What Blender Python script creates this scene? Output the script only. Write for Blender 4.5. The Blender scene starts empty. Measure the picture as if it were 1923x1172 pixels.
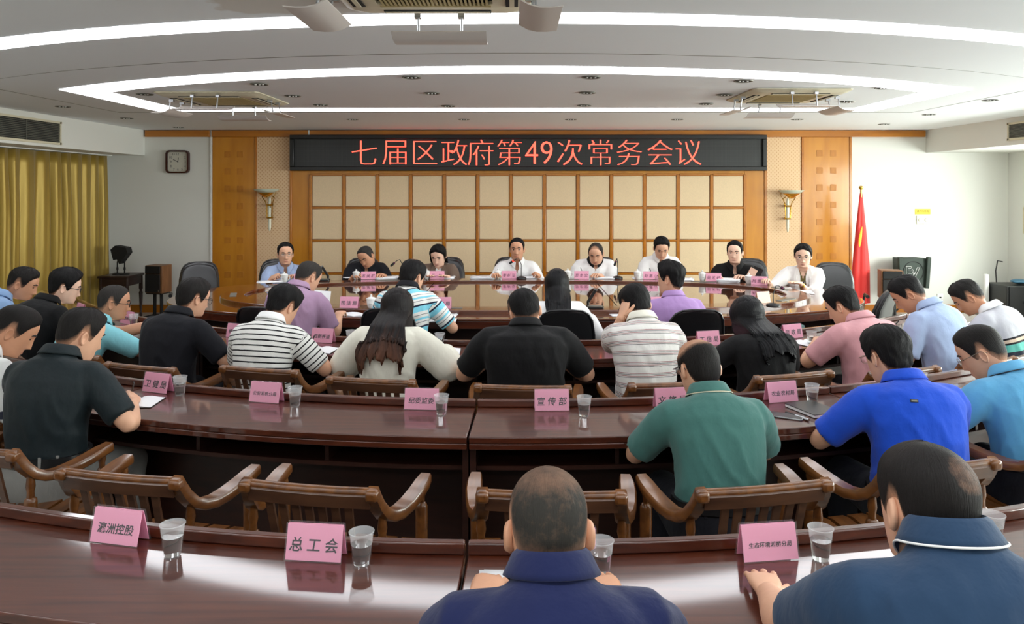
import bpy, math, random
import numpy as np
from mathutils import Vector, Matrix, noise

SC = bpy.context.scene
COL = SC.collection
PI = math.pi
rnd = random.Random(7)

# ------------------------------------------------------------------ camera, world, light, exposure
FOC, PX, PY, HC = 1400.0, 968.0, 355.0, 1.80      # focal length in pixels, principal point, lens height
cd = bpy.data.cameras.new('camera')
cd.sensor_width = 36.0
cd.lens = FOC / 1923 * 36.0
cd.shift_x = -(PX - 961.5) / 1923
cd.shift_y = (PY - 586.0) / 1923
cd.clip_start = 0.05
cam = bpy.data.objects.new('camera', cd)
COL.objects.link(cam)
cam.location = (0, 0, HC)
cam.rotation_euler = (PI / 2, 0, 0)
SC.camera = cam

SC.view_settings.view_transform = 'Standard'
SC.view_settings.look = 'None'
SC.view_settings.gamma = 1.0
SC.view_settings.use_curve_mapping = False
SC.view_settings.exposure = -0.38
SC.cycles.max_bounces = 7
SC.cycles.diffuse_bounces = 5
SC.cycles.glossy_bounces = 3
SC.cycles.transmission_bounces = 5
SC.cycles.transparent_max_bounces = 10
SC.cycles.caustics_reflective = False
SC.cycles.caustics_refractive = False
SC.cycles.sample_clamp_indirect = 4.0

wd = bpy.data.worlds.new('daylight')
SC.world = wd
wd.use_nodes = True
bg = wd.node_tree.nodes['Background']
bg.inputs[0].default_value = (0.86, 0.95, 0.90, 1)
bg.inputs[1].default_value = 1.0


def area(name, loc, rot, sx, sy, power, color):
    l = bpy.data.lights.new(name, 'AREA')
    l.shape = 'RECTANGLE'
    l.size, l.size_y, l.energy, l.color = sx, sy, power, color
    o = bpy.data.objects.new(name, l)
    COL.objects.link(o)
    o.location, o.rotation_euler = loc, rot
    return o


# daylight entering by the three windows of the side wall (out of frame)
WIN_Y = [(0.2, 2.8), (3.6, 6.2), (7.0, 9.6)]
WIN_P = [400, 430, 430]
for (y0, y1), pw in zip(WIN_Y, WIN_P):
    area('window_daylight', (7.6, (y0 + y1) / 2, 1.75), (0, PI / 2 - 0.22, 0), 1.5, y1 - y0, pw, (0.93, 1.0, 0.95))
STRIP, REAR_FILL = 9.0, 14.0          # luminance of the ceiling light strips; unseen rear ones raised as fill
LED = 3.2


# ------------------------------------------------------------------ helpers
def W(px, py, z):
    """the point of height z that the photograph shows at this pixel"""
    s = (py - PY) / (HC - z)
    return Vector(((px - PX) / s, FOC / s, z))


def D(px, py, y):
    """the point at distance y that the photograph shows at this pixel"""
    return Vector(((px - PX) * y / FOC, y, HC - (py - PY) * y / FOC))


def lin(c):
    c = c / 255.0
    return c / 12.92 if c <= 0.04045 else ((c + 0.055) / 1.055) ** 2.4


def rgb(r, g, b):
    return (lin(r), lin(g), lin(b), 1)


def tag(o, label=None, cat=None, group=None, kind=None):
    if label: o['label'] = label
    if cat: o['category'] = cat
    if group: o['group'] = group
    if kind: o['kind'] = kind
    return o


def thing(name, label, cat, loc=(0, 0, 0), rz=0.0, group=None):
    o = bpy.data.objects.new(name, None)
    o.empty_display_size = 0.05
    COL.objects.link(o)
    o.location = loc
    o.rotation_euler = (0, 0, rz)
    return tag(o, label, cat, group)


def dup(root, loc, rz, label, group=None, name=None):
    r = root.copy()
    COL.objects.link(r)
    r.location = loc
    r.rotation_euler = (0, 0, rz)
    r['label'] = label
    if group: r['group'] = group
    for ch in list(root.children):
        c = ch.copy()
        COL.objects.link(c)
        c.parent = r
        for g in list(ch.children):
            d = g.copy()
            COL.objects.link(d)
            d.parent = c
    return r


class MB:
    def __init__(s):
        s.v, s.f = [], []

    def add(s, vs, fs):
        n = len(s.v)
        s.v += [tuple(p) for p in vs]
        s.f += [tuple(i + n for i in f) for f in fs]
        return s

    def box(s, c, d, rz=0.0, m=None):
        x, y, z = d[0] / 2, d[1] / 2, d[2] / 2
        vs = [Vector((a * x, b * y, e * z)) for e in (-1, 1) for b in (-1, 1) for a in (-1, 1)]
        R = Matrix.Rotation(rz, 3, 'Z') if m is None else m
        vs = [R @ p + Vector(c) for p in vs]
        return s.add(vs, [(0, 2, 3, 1), (4, 5, 7, 6), (0, 1, 5, 4), (2, 6, 7, 3), (0, 4, 6, 2), (1, 3, 7, 5)])

    def rings(s, rs, caps=(True, True), closed=True):
        n = len(rs[0])
        vs = [p for r in rs for p in r]
        fs = []
        for i in range(len(rs) - 1):
            for j in range(n if closed else n - 1):
                a, b = i * n + j, i * n + (j + 1) % n
                fs.append((a, b, b + n, a + n))
        if caps[0]: fs.append(tuple(range(n - 1, -1, -1)))
        if caps[1]: fs.append(tuple((len(rs) - 1) * n + j for j in range(n)))
        return s.add(vs, fs)

    def lathe(s, prof, c=(0, 0, 0), n=20, m=None, caps=(True, True)):
        R = m if m is not None else Matrix.Identity(3)
        rs = [[R @ Vector((r * math.cos(2 * PI * k / n), r * math.sin(2 * PI * k / n), z)) + Vector(c) for k in range(n)] for r, z in prof]
        return s.rings(rs, caps)

    def tube(s, path, rad, n=8, caps=(True, True), flat=1.0):
        """round (or flattened) bar along a path; rad a number or one per point"""
        P = [Vector(p) for p in path]
        rr = rad if isinstance(rad, (list, tuple)) else [rad] * len(P)
        up = None
        rs = []
        for i, p in enumerate(P):
            t = (P[min(i + 1, len(P) - 1)] - P[max(i - 1, 0)]).normalized()
            if up is None:
                up = Vector((0, 0, 1)) if abs(t.z) < 0.9 else Vector((0, 1, 0))
            u = (up - t * up.dot(t)).normalized()
            w = t.cross(u)
            up = u
            rs.append([p + (w * math.cos(2 * PI * k / n) + u * flat * math.sin(2 * PI * k / n)) * rr[i] for k in range(n)])
        return s.rings(rs, caps)

    def sweep(s, path, sec, side=Vector((1, 0, 0)), caps=(True, True)):
        """a section (list of (a,b): a along side, b across) carried along a path"""
        P = [Vector(p) for p in path]
        rs = []
        for i, p in enumerate(P):
            t = (P[min(i + 1, len(P) - 1)] - P[max(i - 1, 0)]).normalized()
            sd = (side - t * side.dot(t)).normalized()
            nb = sd.cross(t)
            sc = sec[i] if isinstance(sec[0][0], (list, tuple)) else sec
            rs.append([p + sd * a + nb * b for a, b in sc])
        return s.rings(rs, caps)

    def prism(s, poly, z0, z1):
        n = len(poly)
        vs = [(x, y, z0) for x, y in poly] + [(x, y, z1) for x, y in poly]
        fs = [tuple(range(n - 1, -1, -1)), tuple(range(n, 2 * n))]
        fs += [(i, (i + 1) % n, n + (i + 1) % n, n + i) for i in range(n)]
        return s.add(vs, fs)

    def slab(s, inner, outer, z0, z1, closed=False):
        """a flat band between two polylines of equal length"""
        n = len(inner)
        vs = [(x, y, z0) for x, y in inner] + [(x, y, z0) for x, y in outer] + [(x, y, z1) for x, y in inner] + [(x, y, z1) for x, y in outer]
        fs = []
        for i in range(n if closed else n - 1):
            j = (i + 1) % n
            fs += [(i, j, n + j, n + i), (2 * n + i, 3 * n + i, 3 * n + j, 2 * n + j),
                   (i, 2 * n + i, 2 * n + j, j), (n + i, n + j, 3 * n + j, 3 * n + i)]
        if not closed:
            fs += [(0, n, 3 * n, 2 * n), (n - 1, 3 * n - 1, 4 * n - 1, 2 * n - 1)]
        return s.add(vs, fs)

    def move(s, m):
        s.v = [tuple(m @ Vector(p)) for p in s.v]
        return s

    def build(s, name, mat, parent=None, smooth=40, bevel=0.0, fix=True):
        me = bpy.data.meshes.new(name)
        me.from_pydata(s.v, [], s.f)
        if fix:
            import bmesh
            bm = bmesh.new()
            bm.from_mesh(me)
            bmesh.ops.recalc_face_normals(bm, faces=bm.faces)
            bm.to_mesh(me)
            bm.free()
        return finish(me, name, mat, parent, smooth, bevel)


def finish(me, name, mat, parent=None, smooth=40, bevel=0.0):
    if smooth:
        me.shade_smooth()
        if smooth < 180:
            me.set_sharp_from_angle(angle=math.radians(smooth))
    for m in (mat if isinstance(mat, (list, tuple)) else [mat]):
        if m: me.materials.append(m)
    o = bpy.data.objects.new(name, me)
    COL.objects.link(o)
    if parent: o.parent = parent
    if bevel:
        b = o.modifiers.new('bevel', 'BEVEL')
        b.width = bevel
        b.segments = 2
        b.limit_method = 'ANGLE'
        b.angle_limit = math.radians(50)
    return o


def arrays_mesh(name, verts, quads, tris=None):
    me = bpy.data.meshes.new(name)
    tris = np.zeros((0, 3), int) if tris is None else tris
    me.vertices.add(len(verts))
    me.vertices.foreach_set('co', np.asarray(verts, np.float32).ravel())
    me.loops.add(len(quads) * 4 + len(tris) * 3)
    me.loops.foreach_set('vertex_index', np.concatenate([np.asarray(quads, np.int32).ravel(), np.asarray(tris, np.int32).ravel()]))
    me.polygons.add(len(quads) + len(tris))
    st = np.concatenate([np.arange(len(quads)) * 4, len(quads) * 4 + np.arange(len(tris)) * 3]).astype(np.int32)
    me.polygons.foreach_set('loop_start', st)
    me.update(calc_edges=True)
    return me


FONT_CACHE = {}


def text_mesh(body, size, offset=0.0, shear=0.0, extrude=0.0004, spacing=1.0):
    key = (body, size, offset, shear, extrude, spacing)
    if key not in FONT_CACHE:
        c = bpy.data.curves.new('lettering', 'FONT')
        c.body, c.size, c.offset, c.shear, c.extrude, c.space_character = body, size, offset, shear, extrude, spacing
        c.align_x, c.align_y = 'CENTER', 'CENTER'
        c.resolution_u = 3
        o = bpy.data.objects.new('lettering', c)
        COL.objects.link(o)
        me = bpy.data.meshes.new_from_object(o.evaluated_get(bpy.context.evaluated_depsgraph_get()))
        bpy.data.objects.remove(o)
        bpy.data.curves.remove(c)
        xs = np.array([v.co[:] for v in me.vertices])
        mid = (xs.max(0) + xs.min(0)) / 2
        for v in me.vertices:
            v.co.x -= mid[0]
            v.co.y -= mid[1]
        FONT_CACHE[key] = me
    return FONT_CACHE[key].copy()


def lettering(body, size, mat, parent, m, name='lettering', **k):
    me = text_mesh(body, size, **k)
    me.transform(m)
    return finish(me, name, mat, parent, 0)


# ------------------------------------------------------------------ materials
def mat(name, col, rough=0.5, metal=0.0, coat=0.0, var=None, bump=None, spec=0.5, sheen=0.0, emit=None, stretch=None, coatr=0.08):
    """principled material; var=(scale, amount), bump=(scale, strength), stretch=axis scales of the noise"""
    m = bpy.data.materials.new(name)
    m.use_nodes = True
    nt = m.node_tree
    p = nt.nodes['Principled BSDF']
    p.inputs['Base Color'].default_value = col
    p.inputs['Roughness'].default_value = rough
    p.inputs['Metallic'].default_value = metal
    p.inputs['Specular IOR Level'].default_value = spec
    p.inputs['Coat Weight'].default_value = coat
    p.inputs['Coat Roughness'].default_value = coatr
    p.inputs['Sheen Weight'].default_value = sheen
    if emit:
        p.inputs['Emission Color'].default_value = emit[0]
        p.inputs['Emission Strength'].default_value = emit[1]
    if var or bump:
        tc = nt.nodes.new('ShaderNodeTexCoord')
        mp = nt.nodes.new('ShaderNodeMapping')
        if stretch: mp.inputs['Scale'].default_value = stretch
        nt.links.new(tc.outputs['Object'], mp.inputs['Vector'])
    if var:
        n = nt.nodes.new('ShaderNodeTexNoise')
        n.inputs['Scale'].default_value = var[0]
        n.inputs['Detail'].default_value = 5
        nt.links.new(mp.outputs[0], n.inputs['Vector'])
        r = nt.nodes.new('ShaderNodeMapRange')
        r.inputs[1].default_value, r.inputs[2].default_value = 0.3, 0.7
        r.inputs[3].default_value, r.inputs[4].default_value = 1 - var[1], 1 + var[1]
        nt.links.new(n.outputs[0], r.inputs[0])
        h = nt.nodes.new('ShaderNodeMix')
        h.data_type, h.blend_type = 'RGBA', 'MULTIPLY'
        h.inputs[0].default_value = 1
        h.inputs[6].default_value = col
        nt.links.new(r.outputs[0], h.inputs[7])
        nt.links.new(h.outputs[2], p.inputs['Base Color'])
    if bump:
        n = nt.nodes.new('ShaderNodeTexNoise')
        n.inputs['Scale'].default_value = bump[0]
        n.inputs['Detail'].default_value = 4
        nt.links.new(mp.outputs[0], n.inputs['Vector'])
        b = nt.nodes.new('ShaderNodeBump')
        b.inputs['Strength'].default_value = bump[1]
        b.inputs['Distance'].default_value = 0.01
        nt.links.new(n.outputs[0], b.inputs['Height'])
        nt.links.new(b.outputs[0], p.inputs['Normal'])
    return m


def wood(name, dark, light, rough=0.3, scale=3.0, stretch=(1, 12, 12), coat=0.0, coatr=0.1):
    m = mat(name, dark, rough, coat=coat, coatr=coatr)
    nt = m.node_tree
    p = nt.nodes['Principled BSDF']
    tc = nt.nodes.new('ShaderNodeTexCoord')
    mp = nt.nodes.new('ShaderNodeMapping')
    mp.inputs['Scale'].default_value = stretch
    n = nt.nodes.new('ShaderNodeTexNoise')
    n.inputs['Scale'].default_value = scale
    n.inputs['Detail'].default_value = 6
    n.inputs['Distortion'].default_value = 0.4
    cr = nt.nodes.new('ShaderNodeValToRGB')
    cr.color_ramp.elements[0].position, cr.color_ramp.elements[1].position = 0.3, 0.72
    cr.color_ramp.elements[0].color, cr.color_ramp.elements[1].color = dark, light
    nt.links.new(tc.outputs['Object'], mp.inputs['Vector'])
    nt.links.new(mp.outputs[0], n.inputs['Vector'])
    nt.links.new(n.outputs[0], cr.inputs[0])
    nt.links.new(cr.outputs[0], p.inputs['Base Color'])
    return m


def glassy(name, col, clear=0.85, rough=0.05):
    """thin clear plastic: mostly see-through with a glossy surface"""
    m = bpy.data.materials.new(name)
    m.use_nodes = True
    nt = m.node_tree
    p = nt.nodes['Principled BSDF']
    p.inputs['Base Color'].default_value = col
    p.inputs['Roughness'].default_value = rough
    t = nt.nodes.new('ShaderNodeBsdfTransparent')
    x = nt.nodes.new('ShaderNodeMixShader')
    x.inputs[0].default_value = clear
    out = nt.nodes['Material Output']
    nt.links.new(p.outputs[0], x.inputs[1])
    nt.links.new(t.outputs[0], x.inputs[2])
    nt.links.new(x.outputs[0], out.inputs[0])
    return m


M = {}
M['plaster'] = mat('plaster', rgb(226, 226, 220), 0.85, bump=(60, 0.03))
M['ceiling'] = mat('ceiling_paint', rgb(238, 241, 244), 0.8, var=(0.5, 0.015))
M['floor'] = mat('grey_terrazzo_floor', rgb(172, 170, 164), 0.28, var=(30, 0.12))
M['maple'] = wood('orange_maple_veneer', rgb(186, 116, 14), rgb(206, 138, 34), 0.32, 2.2, (3, 3, 0.6), 0.3)
M['maple_dark'] = wood('orange_maple_trim', rgb(162, 94, 8), rgb(192, 120, 22), 0.3, 2.2, (0.6, 3, 3), 0.3)
M['inlay'] = wood('square_veneer_inlay', rgb(174, 106, 16), rgb(190, 122, 30), 0.4, 8, (3, 3, 0.8))
M['pad'] = mat('beige_fabric_padding', rgb(232, 207, 170), 0.9, var=(90, 0.05), bump=(400, 0.15))
M['desk'] = wood('dark_red_brown_desk', rgb(60, 23, 12), rgb(90, 41, 22), 0.42, 4, (0.8, 10, 10), 1.0, 0.065)
M['desk'].node_tree.nodes['Principled BSDF'].inputs['Specular IOR Level'].default_value = 0.25
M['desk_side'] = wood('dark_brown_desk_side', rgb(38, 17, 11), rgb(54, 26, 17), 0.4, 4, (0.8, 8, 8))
M['table'] = wood('polished_red_brown_table', rgb(78, 34, 14), rgb(104, 52, 24), 0.14, 3, (0.7, 6, 6), 0.8, 0.04)
M['table_glass'] = wood('glass_topped_brown_table', rgb(74, 34, 15), rgb(90, 44, 20), 0.06, 2, (0.6, 5, 5), 1.0, 0.015)
M['chairwood'] = wood('armchair_wood', rgb(84, 48, 22), rgb(128, 80, 38), 0.3, 5, (5, 1.2, 5), 0.35, 0.12)
M['chairwood_shaded'] = wood('armchair_shaded_wood', rgb(66, 42, 30), rgb(96, 64, 44), 0.36, 5, (1.2, 5, 5), 0.2)  # the armchair wood with the shade of its back faces put into the colour
M['leather'] = mat('black_leather', rgb(24, 25, 28), 0.38, bump=(120, 0.12), coat=0.3, coatr=0.3)
M['black'] = mat('black_plastic', rgb(18, 18, 19), 0.4)
M['rubber'] = mat('matt_black', rgb(13, 13, 14), 0.7)
M['steel'] = mat('brushed_steel', rgb(170, 172, 175), 0.3, 1.0)
M['brass'] = mat('polished_brass', rgb(214, 168, 72), 0.22, 1.0)
M['porcelain'] = mat('white_porcelain', rgb(236, 238, 236), 0.12, coat=0.5)
M['paper'] = mat('white_paper', rgb(240, 241, 244), 0.8)
M['pink'] = mat('pink_card', rgb(238, 160, 190), 0.6)
M['peach'] = mat('peach_card', rgb(245, 205, 180), 0.6)
M['redcard'] = mat('red_card', rgb(205, 60, 70), 0.6)
M['ink'] = mat('black_ink', rgb(28, 18, 30), 0.7)
M['inkred'] = mat('dark_red_ink', rgb(120, 30, 80), 0.7)
M['acrylic'] = glassy('clear_acrylic', (0.9, 0.9, 0.92, 1), 0.95, 0.05)
M['cup'] = glassy('clear_cup_plastic', (0.92, 0.93, 0.95, 1), 0.955, 0.08)
M['cuprim'] = glassy('frosted_cup_plastic', (0.92, 0.93, 0.95, 1), 0.80, 0.35)
M['glass'] = glassy('window_glass', (0.9, 0.95, 0.93, 1), 0.93, 0.02)
w = mat('water', (0.95, 0.97, 0.98, 1), 0.0)
w.node_tree.nodes['Principled BSDF'].inputs['Transmission Weight'].default_value = 1.0
w.node_tree.nodes['Principled BSDF'].inputs['IOR'].default_value = 1.33
M['water'] = w
M['strip'] = mat('lit_diffuser', (1, 1, 1, 1), 0.5, emit=((0.94, 0.96, 1.0, 1), STRIP))
M['rear_fill'] = mat('rear_fill_diffuser', (1, 1, 1, 1), 0.5, emit=((0.96, 0.97, 1.0, 1), REAR_FILL))
M['ledchar'] = mat('lit_red_pixels', rgb(255, 70, 50), 0.5, emit=((1.0, 0.10, 0.06, 1), LED))
M['cream'] = mat('cream_plastic', rgb(214, 206, 180), 0.45)
M['beigegrille'] = mat('tan_filter_grille', rgb(178, 160, 112), 0.6)
M['deflector'] = mat('pale_translucent_plastic', rgb(205, 198, 194), 0.4)
M['vent'] = mat('grey_vent_metal', rgb(120, 120, 112), 0.45, 0.3)
M['dark'] = mat('void_shade', rgb(22, 22, 20), 0.8)  # near-black colour stands for the shade inside grilles, outlets and downlights
M['yellow'] = mat('yellow_card', rgb(246, 214, 60), 0.6)
M['ivory'] = mat('ivory_plastic', rgb(232, 230, 208), 0.4)
M['flagred'] = mat('red_flag_cloth', rgb(222, 40, 34), 0.6, sheen=0.3)
M['flaggold'] = mat('gold_emblem', rgb(240, 200, 40), 0.6)
M['skinny'] = None
M['speakerwood'] = wood('walnut_speaker_side', rgb(110, 72, 42), rgb(146, 100, 62), 0.45, 4, (6, 6, 0.8))
M['oldwood'] = wood('old_dark_table_wood', rgb(38, 22, 18), rgb(58, 36, 28), 0.4, 4, (2, 2, 2))
M['evgreen'] = mat('dark_green_speaker_box', rgb(40, 52, 44), 0.6, bump=(300, 0.2))
M['white'] = mat('white_paint', rgb(238, 238, 236), 0.5)
M['blue_bag'] = mat('blue_plastic_bag', rgb(60, 105, 130), 0.3)
M['lampglass'] = mat('frosted_lamp_glass', rgb(196, 206, 190), 0.25)
M['lime'] = mat('yellow_green_carton', rgb(130, 150, 60), 0.6)
M['carton'] = mat('pale_blue_carton', rgb(120, 150, 150), 0.6)
M['clockface'] = mat('grey_white_clock_face', rgb(206, 200, 184), 0.5)
M['maroon'] = mat('maroon_plastic', rgb(58, 18, 16), 0.25)


def dotted(name, base, dot):
    m = mat(name, base, 0.85)
    nt = m.node_tree
    p = nt.nodes['Principled BSDF']
    tc = nt.nodes.new('ShaderNodeTexCoord')
    mp = nt.nodes.new('ShaderNodeMapping')
    mp.inputs['Rotation'].default_value = (0, PI / 4, 0)
    mp.inputs['Scale'].default_value = (26, 26, 26)
    fr = nt.nodes.new('ShaderNodeVectorMath'); fr.operation = 'FRACTION'
    sb = nt.nodes.new('ShaderNodeVectorMath'); sb.operation = 'SUBTRACT'; sb.inputs[1].default_value = (0.5, 0.5, 0.5)
    ml = nt.nodes.new('ShaderNodeVectorMath'); ml.operation = 'MULTIPLY'; ml.inputs[1].default_value = (1, 0, 1)
    ln = nt.nodes.new('ShaderNodeVectorMath'); ln.operation = 'LENGTH'
    lt = nt.nodes.new('ShaderNodeMath'); lt.operation = 'LESS_THAN'; lt.inputs[1].default_value = 0.2
    mx = nt.nodes.new('ShaderNodeMix'); mx.data_type = 'RGBA'
    mx.inputs[6].default_value, mx.inputs[7].default_value = base, dot
    for a, b in ((tc.outputs['Object'], mp.inputs[0]), (mp.outputs[0], fr.inputs[0]), (fr.outputs[0], sb.inputs[0]), (sb.outputs[0], ml.inputs[0]),
                 (ml.outputs[0], ln.inputs[0]), (ln.outputs['Value'], lt.inputs[0]), (lt.outputs[0], mx.inputs[0]), (mx.outputs[2], p.inputs['Base Color'])):
        nt.links.new(a, b)
    return m


M['dots'] = dotted('dotted_fabric', rgb(232, 198, 158), rgb(206, 158, 116))


def led_mat():
    """unlit LED matrix: fine grid of grey diodes on black"""
    m = mat('led_matrix', rgb(34, 36, 36), 0.35)
    nt = m.node_tree
    p = nt.nodes['Principled BSDF']
    tc = nt.nodes.new('ShaderNodeTexCoord')
    vo = nt.nodes.new('ShaderNodeTexVoronoi')
    vo.inputs['Scale'].default_value = 55
    vo.inputs['Randomness'].default_value = 0.0
    no = nt.nodes.new('ShaderNodeTexNoise'); no.inputs['Scale'].default_value = 3
    cr = nt.nodes.new('ShaderNodeValToRGB')
    cr.color_ramp.elements[0].color, cr.color_ramp.elements[1].color = rgb(66, 68, 66), rgb(24, 26, 26)
    cr.color_ramp.elements[0].position, cr.color_ramp.elements[1].position = 0.15, 0.5
    mx = nt.nodes.new('ShaderNodeMix'); mx.data_type = 'RGBA'; mx.blend_type = 'MULTIPLY'; mx.inputs[0].default_value = 0.6
    nt.links.new(tc.outputs['Object'], vo.inputs[0]); nt.links.new(vo.outputs[0], cr.inputs[0])
    nt.links.new(tc.outputs['Object'], no.inputs[0]); nt.links.new(cr.outputs[0], mx.inputs[6]); nt.links.new(no.outputs[0], mx.inputs[7])
    nt.links.new(mx.outputs[2], p.inputs['Base Color'])
    return m


M['ledoff'] = led_mat()


def stained(m, at, ext, col):
    """a dried water stain of its own shape on the paint"""
    nt = m.node_tree
    p = nt.nodes['Principled BSDF']
    src = p.inputs['Base Color'].links[0].from_socket
    tc = nt.nodes.new('ShaderNodeTexCoord')
    mp = nt.nodes.new('ShaderNodeMapping'); mp.vector_type = 'TEXTURE'
    mp.inputs['Location'].default_value = (at[0], at[1], 0); mp.inputs['Scale'].default_value = (ext[0], ext[1], 1e5)
    no = nt.nodes.new('ShaderNodeTexNoise'); no.inputs['Scale'].default_value = 5; no.inputs['Detail'].default_value = 4
    ln = nt.nodes.new('ShaderNodeVectorMath'); ln.operation = 'LENGTH'
    ad = nt.nodes.new('ShaderNodeMath'); ad.operation = 'MULTIPLY_ADD'; ad.inputs[1].default_value = 1.1; 
    cr = nt.nodes.new('ShaderNodeMapRange'); cr.inputs[1].default_value, cr.inputs[2].default_value, cr.inputs[3].default_value, cr.inputs[4].default_value = 1.42, 1.55, 0.55, 0.0
    mx = nt.nodes.new('ShaderNodeMix'); mx.data_type = 'RGBA'; mx.inputs[7].default_value = col
    nt.links.new(tc.outputs['Object'], mp.inputs[0]); nt.links.new(tc.outputs['Object'], no.inputs[0]); nt.links.new(mp.outputs[0], ln.inputs[0])
    nt.links.new(no.outputs[0], ad.inputs[0]); nt.links.new(ln.outputs['Value'], ad.inputs[2]); nt.links.new(ad.outputs[0], cr.inputs[0])
    nt.links.new(cr.outputs[0], mx.inputs[0]); nt.links.new(src, mx.inputs[6]); nt.links.new(mx.outputs[2], p.inputs['Base Color'])


stained(M['ceiling'], (-1.05, 3.45), (0.42, 0.24), rgb(196, 182, 164))

# ================================================================== THE SETTING
YB, ZC = 10.9, 2.66          # back wall, ceiling height
XL, XR, YF = -6.02, 7.2, -2.6
SB = FOC / YB


def bx(px):
    return (px - PX) / SB


def bz(py):
    return HC - (py - PY) / SB


def struct(name, mb, m, parent=None, bevel=0.0, smooth=40):
    o = mb.build(name, m, parent, smooth, bevel)
    if parent is None: o['kind'] = 'structure'
    return o


fl = struct('floor', MB().box(((XL + XR) / 2, (YB + YF) / 2, -0.05), (XR - XL + 0.3, YB - YF + 0.3, 0.1)), M['floor'])
wb = struct('wall_back', MB().box(((XL + XR) / 2, YB + 0.1, ZC / 2), (XR - XL + 0.4, 0.2, ZC)), M['plaster'])
struct('wall_left', MB().box((XL - 0.1, (YB + YF) / 2, ZC / 2), (0.2, YB - YF, ZC)), M['plaster'])
struct('wall_front', MB().box(((XL + XR) / 2, YF - 0.1, ZC / 2), (XR - XL + 0.4, 0.2, ZC)), M['plaster'])
r = MB()
r.box((XR + 0.1, (YB + YF) / 2, 0.4), (0.2, YB - YF, 0.8)).box((XR + 0.1, (YB + YF) / 2, 2.48), (0.2, YB - YF, 0.36))
ys = [YF] + [v for p in WIN_Y for v in p] + [YB]
for a, b in zip(ys[::2], ys[1::2]):
    r.box((XR + 0.1, (a + b) / 2, 1.55), (0.2, b - a, 1.5))
struct('wall_right', r, M['plaster'])
for k, (a, b) in enumerate(WIN_Y):
    w = thing('window_%d' % (k + 1), 'white framed window in the side wall', 'window', (XR + 0.1, (a + b) / 2, 1.55))
    w['kind'] = 'structure'
    h, d = 0.75, (b - a) / 2
    fr = MB()
    for z in (-h + 0.03, h - 0.03): fr.box((0, 0, z), (0.08, 2 * d, 0.06))
    for y in (-d + 0.03, 0, d - 0.03): fr.box((0, y, 0), (0.08, 0.06, 2 * h - 0.12))
    fr.build('window_frame', M['white'], w)
    for y in (-d / 2, d / 2):
        MB().box((0, y, 0), (0.006, d - 0.06, 2 * h - 0.12)).build('window_pane', M['glass'], w)

# ceiling, with the lower panel that carries the inner light loop
ce = struct('ceiling', MB().box(((XL + XR) / 2, (YB + YF) / 2, ZC + 0.1), (XR - XL + 0.4, YB - YF + 0.4, 0.2)), M['ceiling'])


def arc(xa, ya, xm, ym, xb, yb, n=48):
    """points of the circle through three points"""
    ax, ay, bx_, by, cx, cy = xa, ya, xm, ym, xb, yb
    d = 2 * (ax * (by - cy) + bx_ * (cy - ay) + cx * (ay - by))
    ux = ((ax * ax + ay * ay) * (by - cy) + (bx_ * bx_ + by * by) * (cy - ay) + (cx * cx + cy * cy) * (ay - by)) / d
    uy = ((ax * ax + ay * ay) * (cx - bx_) + (bx_ * bx_ + by * by) * (ax - cx) + (cx * cx + cy * cy) * (bx_ - ax)) / d
    R = math.hypot(ax - ux, ay - uy)
    a0, a1 = math.atan2(ay - uy, ax - ux), math.atan2(cy - uy, cx - ux)
    if a0 > 0: a0 -= 2 * PI
    if a1 > 0: a1 -= 2 * PI
    return [(ux + R * math.cos(a0 + (a1 - a0) * k / n), uy + R * math.sin(a0 + (a1 - a0) * k / n)) for k in range(n + 1)]


def dshape(hw, yfront, ytip, yback, n=48):
    """D outline: arc in front from tip to tip, straight sides and back"""
    return arc(-hw, ytip, 0.02, yfront, hw, ytip, n) + [(hw, yback), (-hw, yback)]


ZP = ZC - 0.002
out = dshape(4.45, 4.72, 6.08, 8.38)
MB().slab(dshape(4.445, 4.725, 6.075, 8.375), dshape(4.455, 4.713, 6.085, 8.388), ZC - 0.0015, ZC + 0.002, True).build('ceiling_panel_joint', M['vent'], ce, smooth=0)
lo = dshape(3.93, 5.21, 6.42, 8.20)
li = dshape(3.60, 5.50, 6.60, 7.92)
tag(MB().slab(li, lo, ZP - 0.004, ZP + 0.002, True).build('ceiling_light_loop', M['strip'], smooth=0),
    'bright white D-shaped light loop around the rows of downlights in the ceiling', 'light strip')
o1 = arc(-4.6, 5.20, 0.1, 3.63, 4.6, 5.10, 60)
i1 = arc(-4.6, 5.46, 0.1, 3.86, 4.6, 5.36, 60)
tag(MB().slab(i1, o1, ZC - 0.004, ZC + 0.002).build('ceiling_light_strip', M['strip'], smooth=0),
    'long curved white light strip crossing the whole ceiling behind the nearest air conditioner', 'light strip')
# unseen strips added over the rear, brighter than the visible ones, as fill
o2 = arc(-4.6, 2.25, 0.1, 0.85, 4.6, 2.25, 40)
i2 = arc(-4.6, 2.50, 0.1, 1.10, 4.6, 2.50, 40)
tag(MB().slab(i2, o2, ZC - 0.004, ZC + 0.002).build('ceiling_light_strip', M['rear_fill'], smooth=0),
    'unseen curved light strip added over the rear seats as fill', 'light strip')
o3 = arc(-4.6, -0.5, 0.1, -1.5, 4.6, -0.5, 30)
i3 = arc(-4.6, -0.25, 0.1, -1.25, 4.6, -0.25, 30)
tag(MB().slab(i3, o3, ZC - 0.004, ZC + 0.002).build('ceiling_light_strip', M['rear_fill'], smooth=0),
    'unseen curved light strip added at the rear wall as fill', 'light strip')

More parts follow.
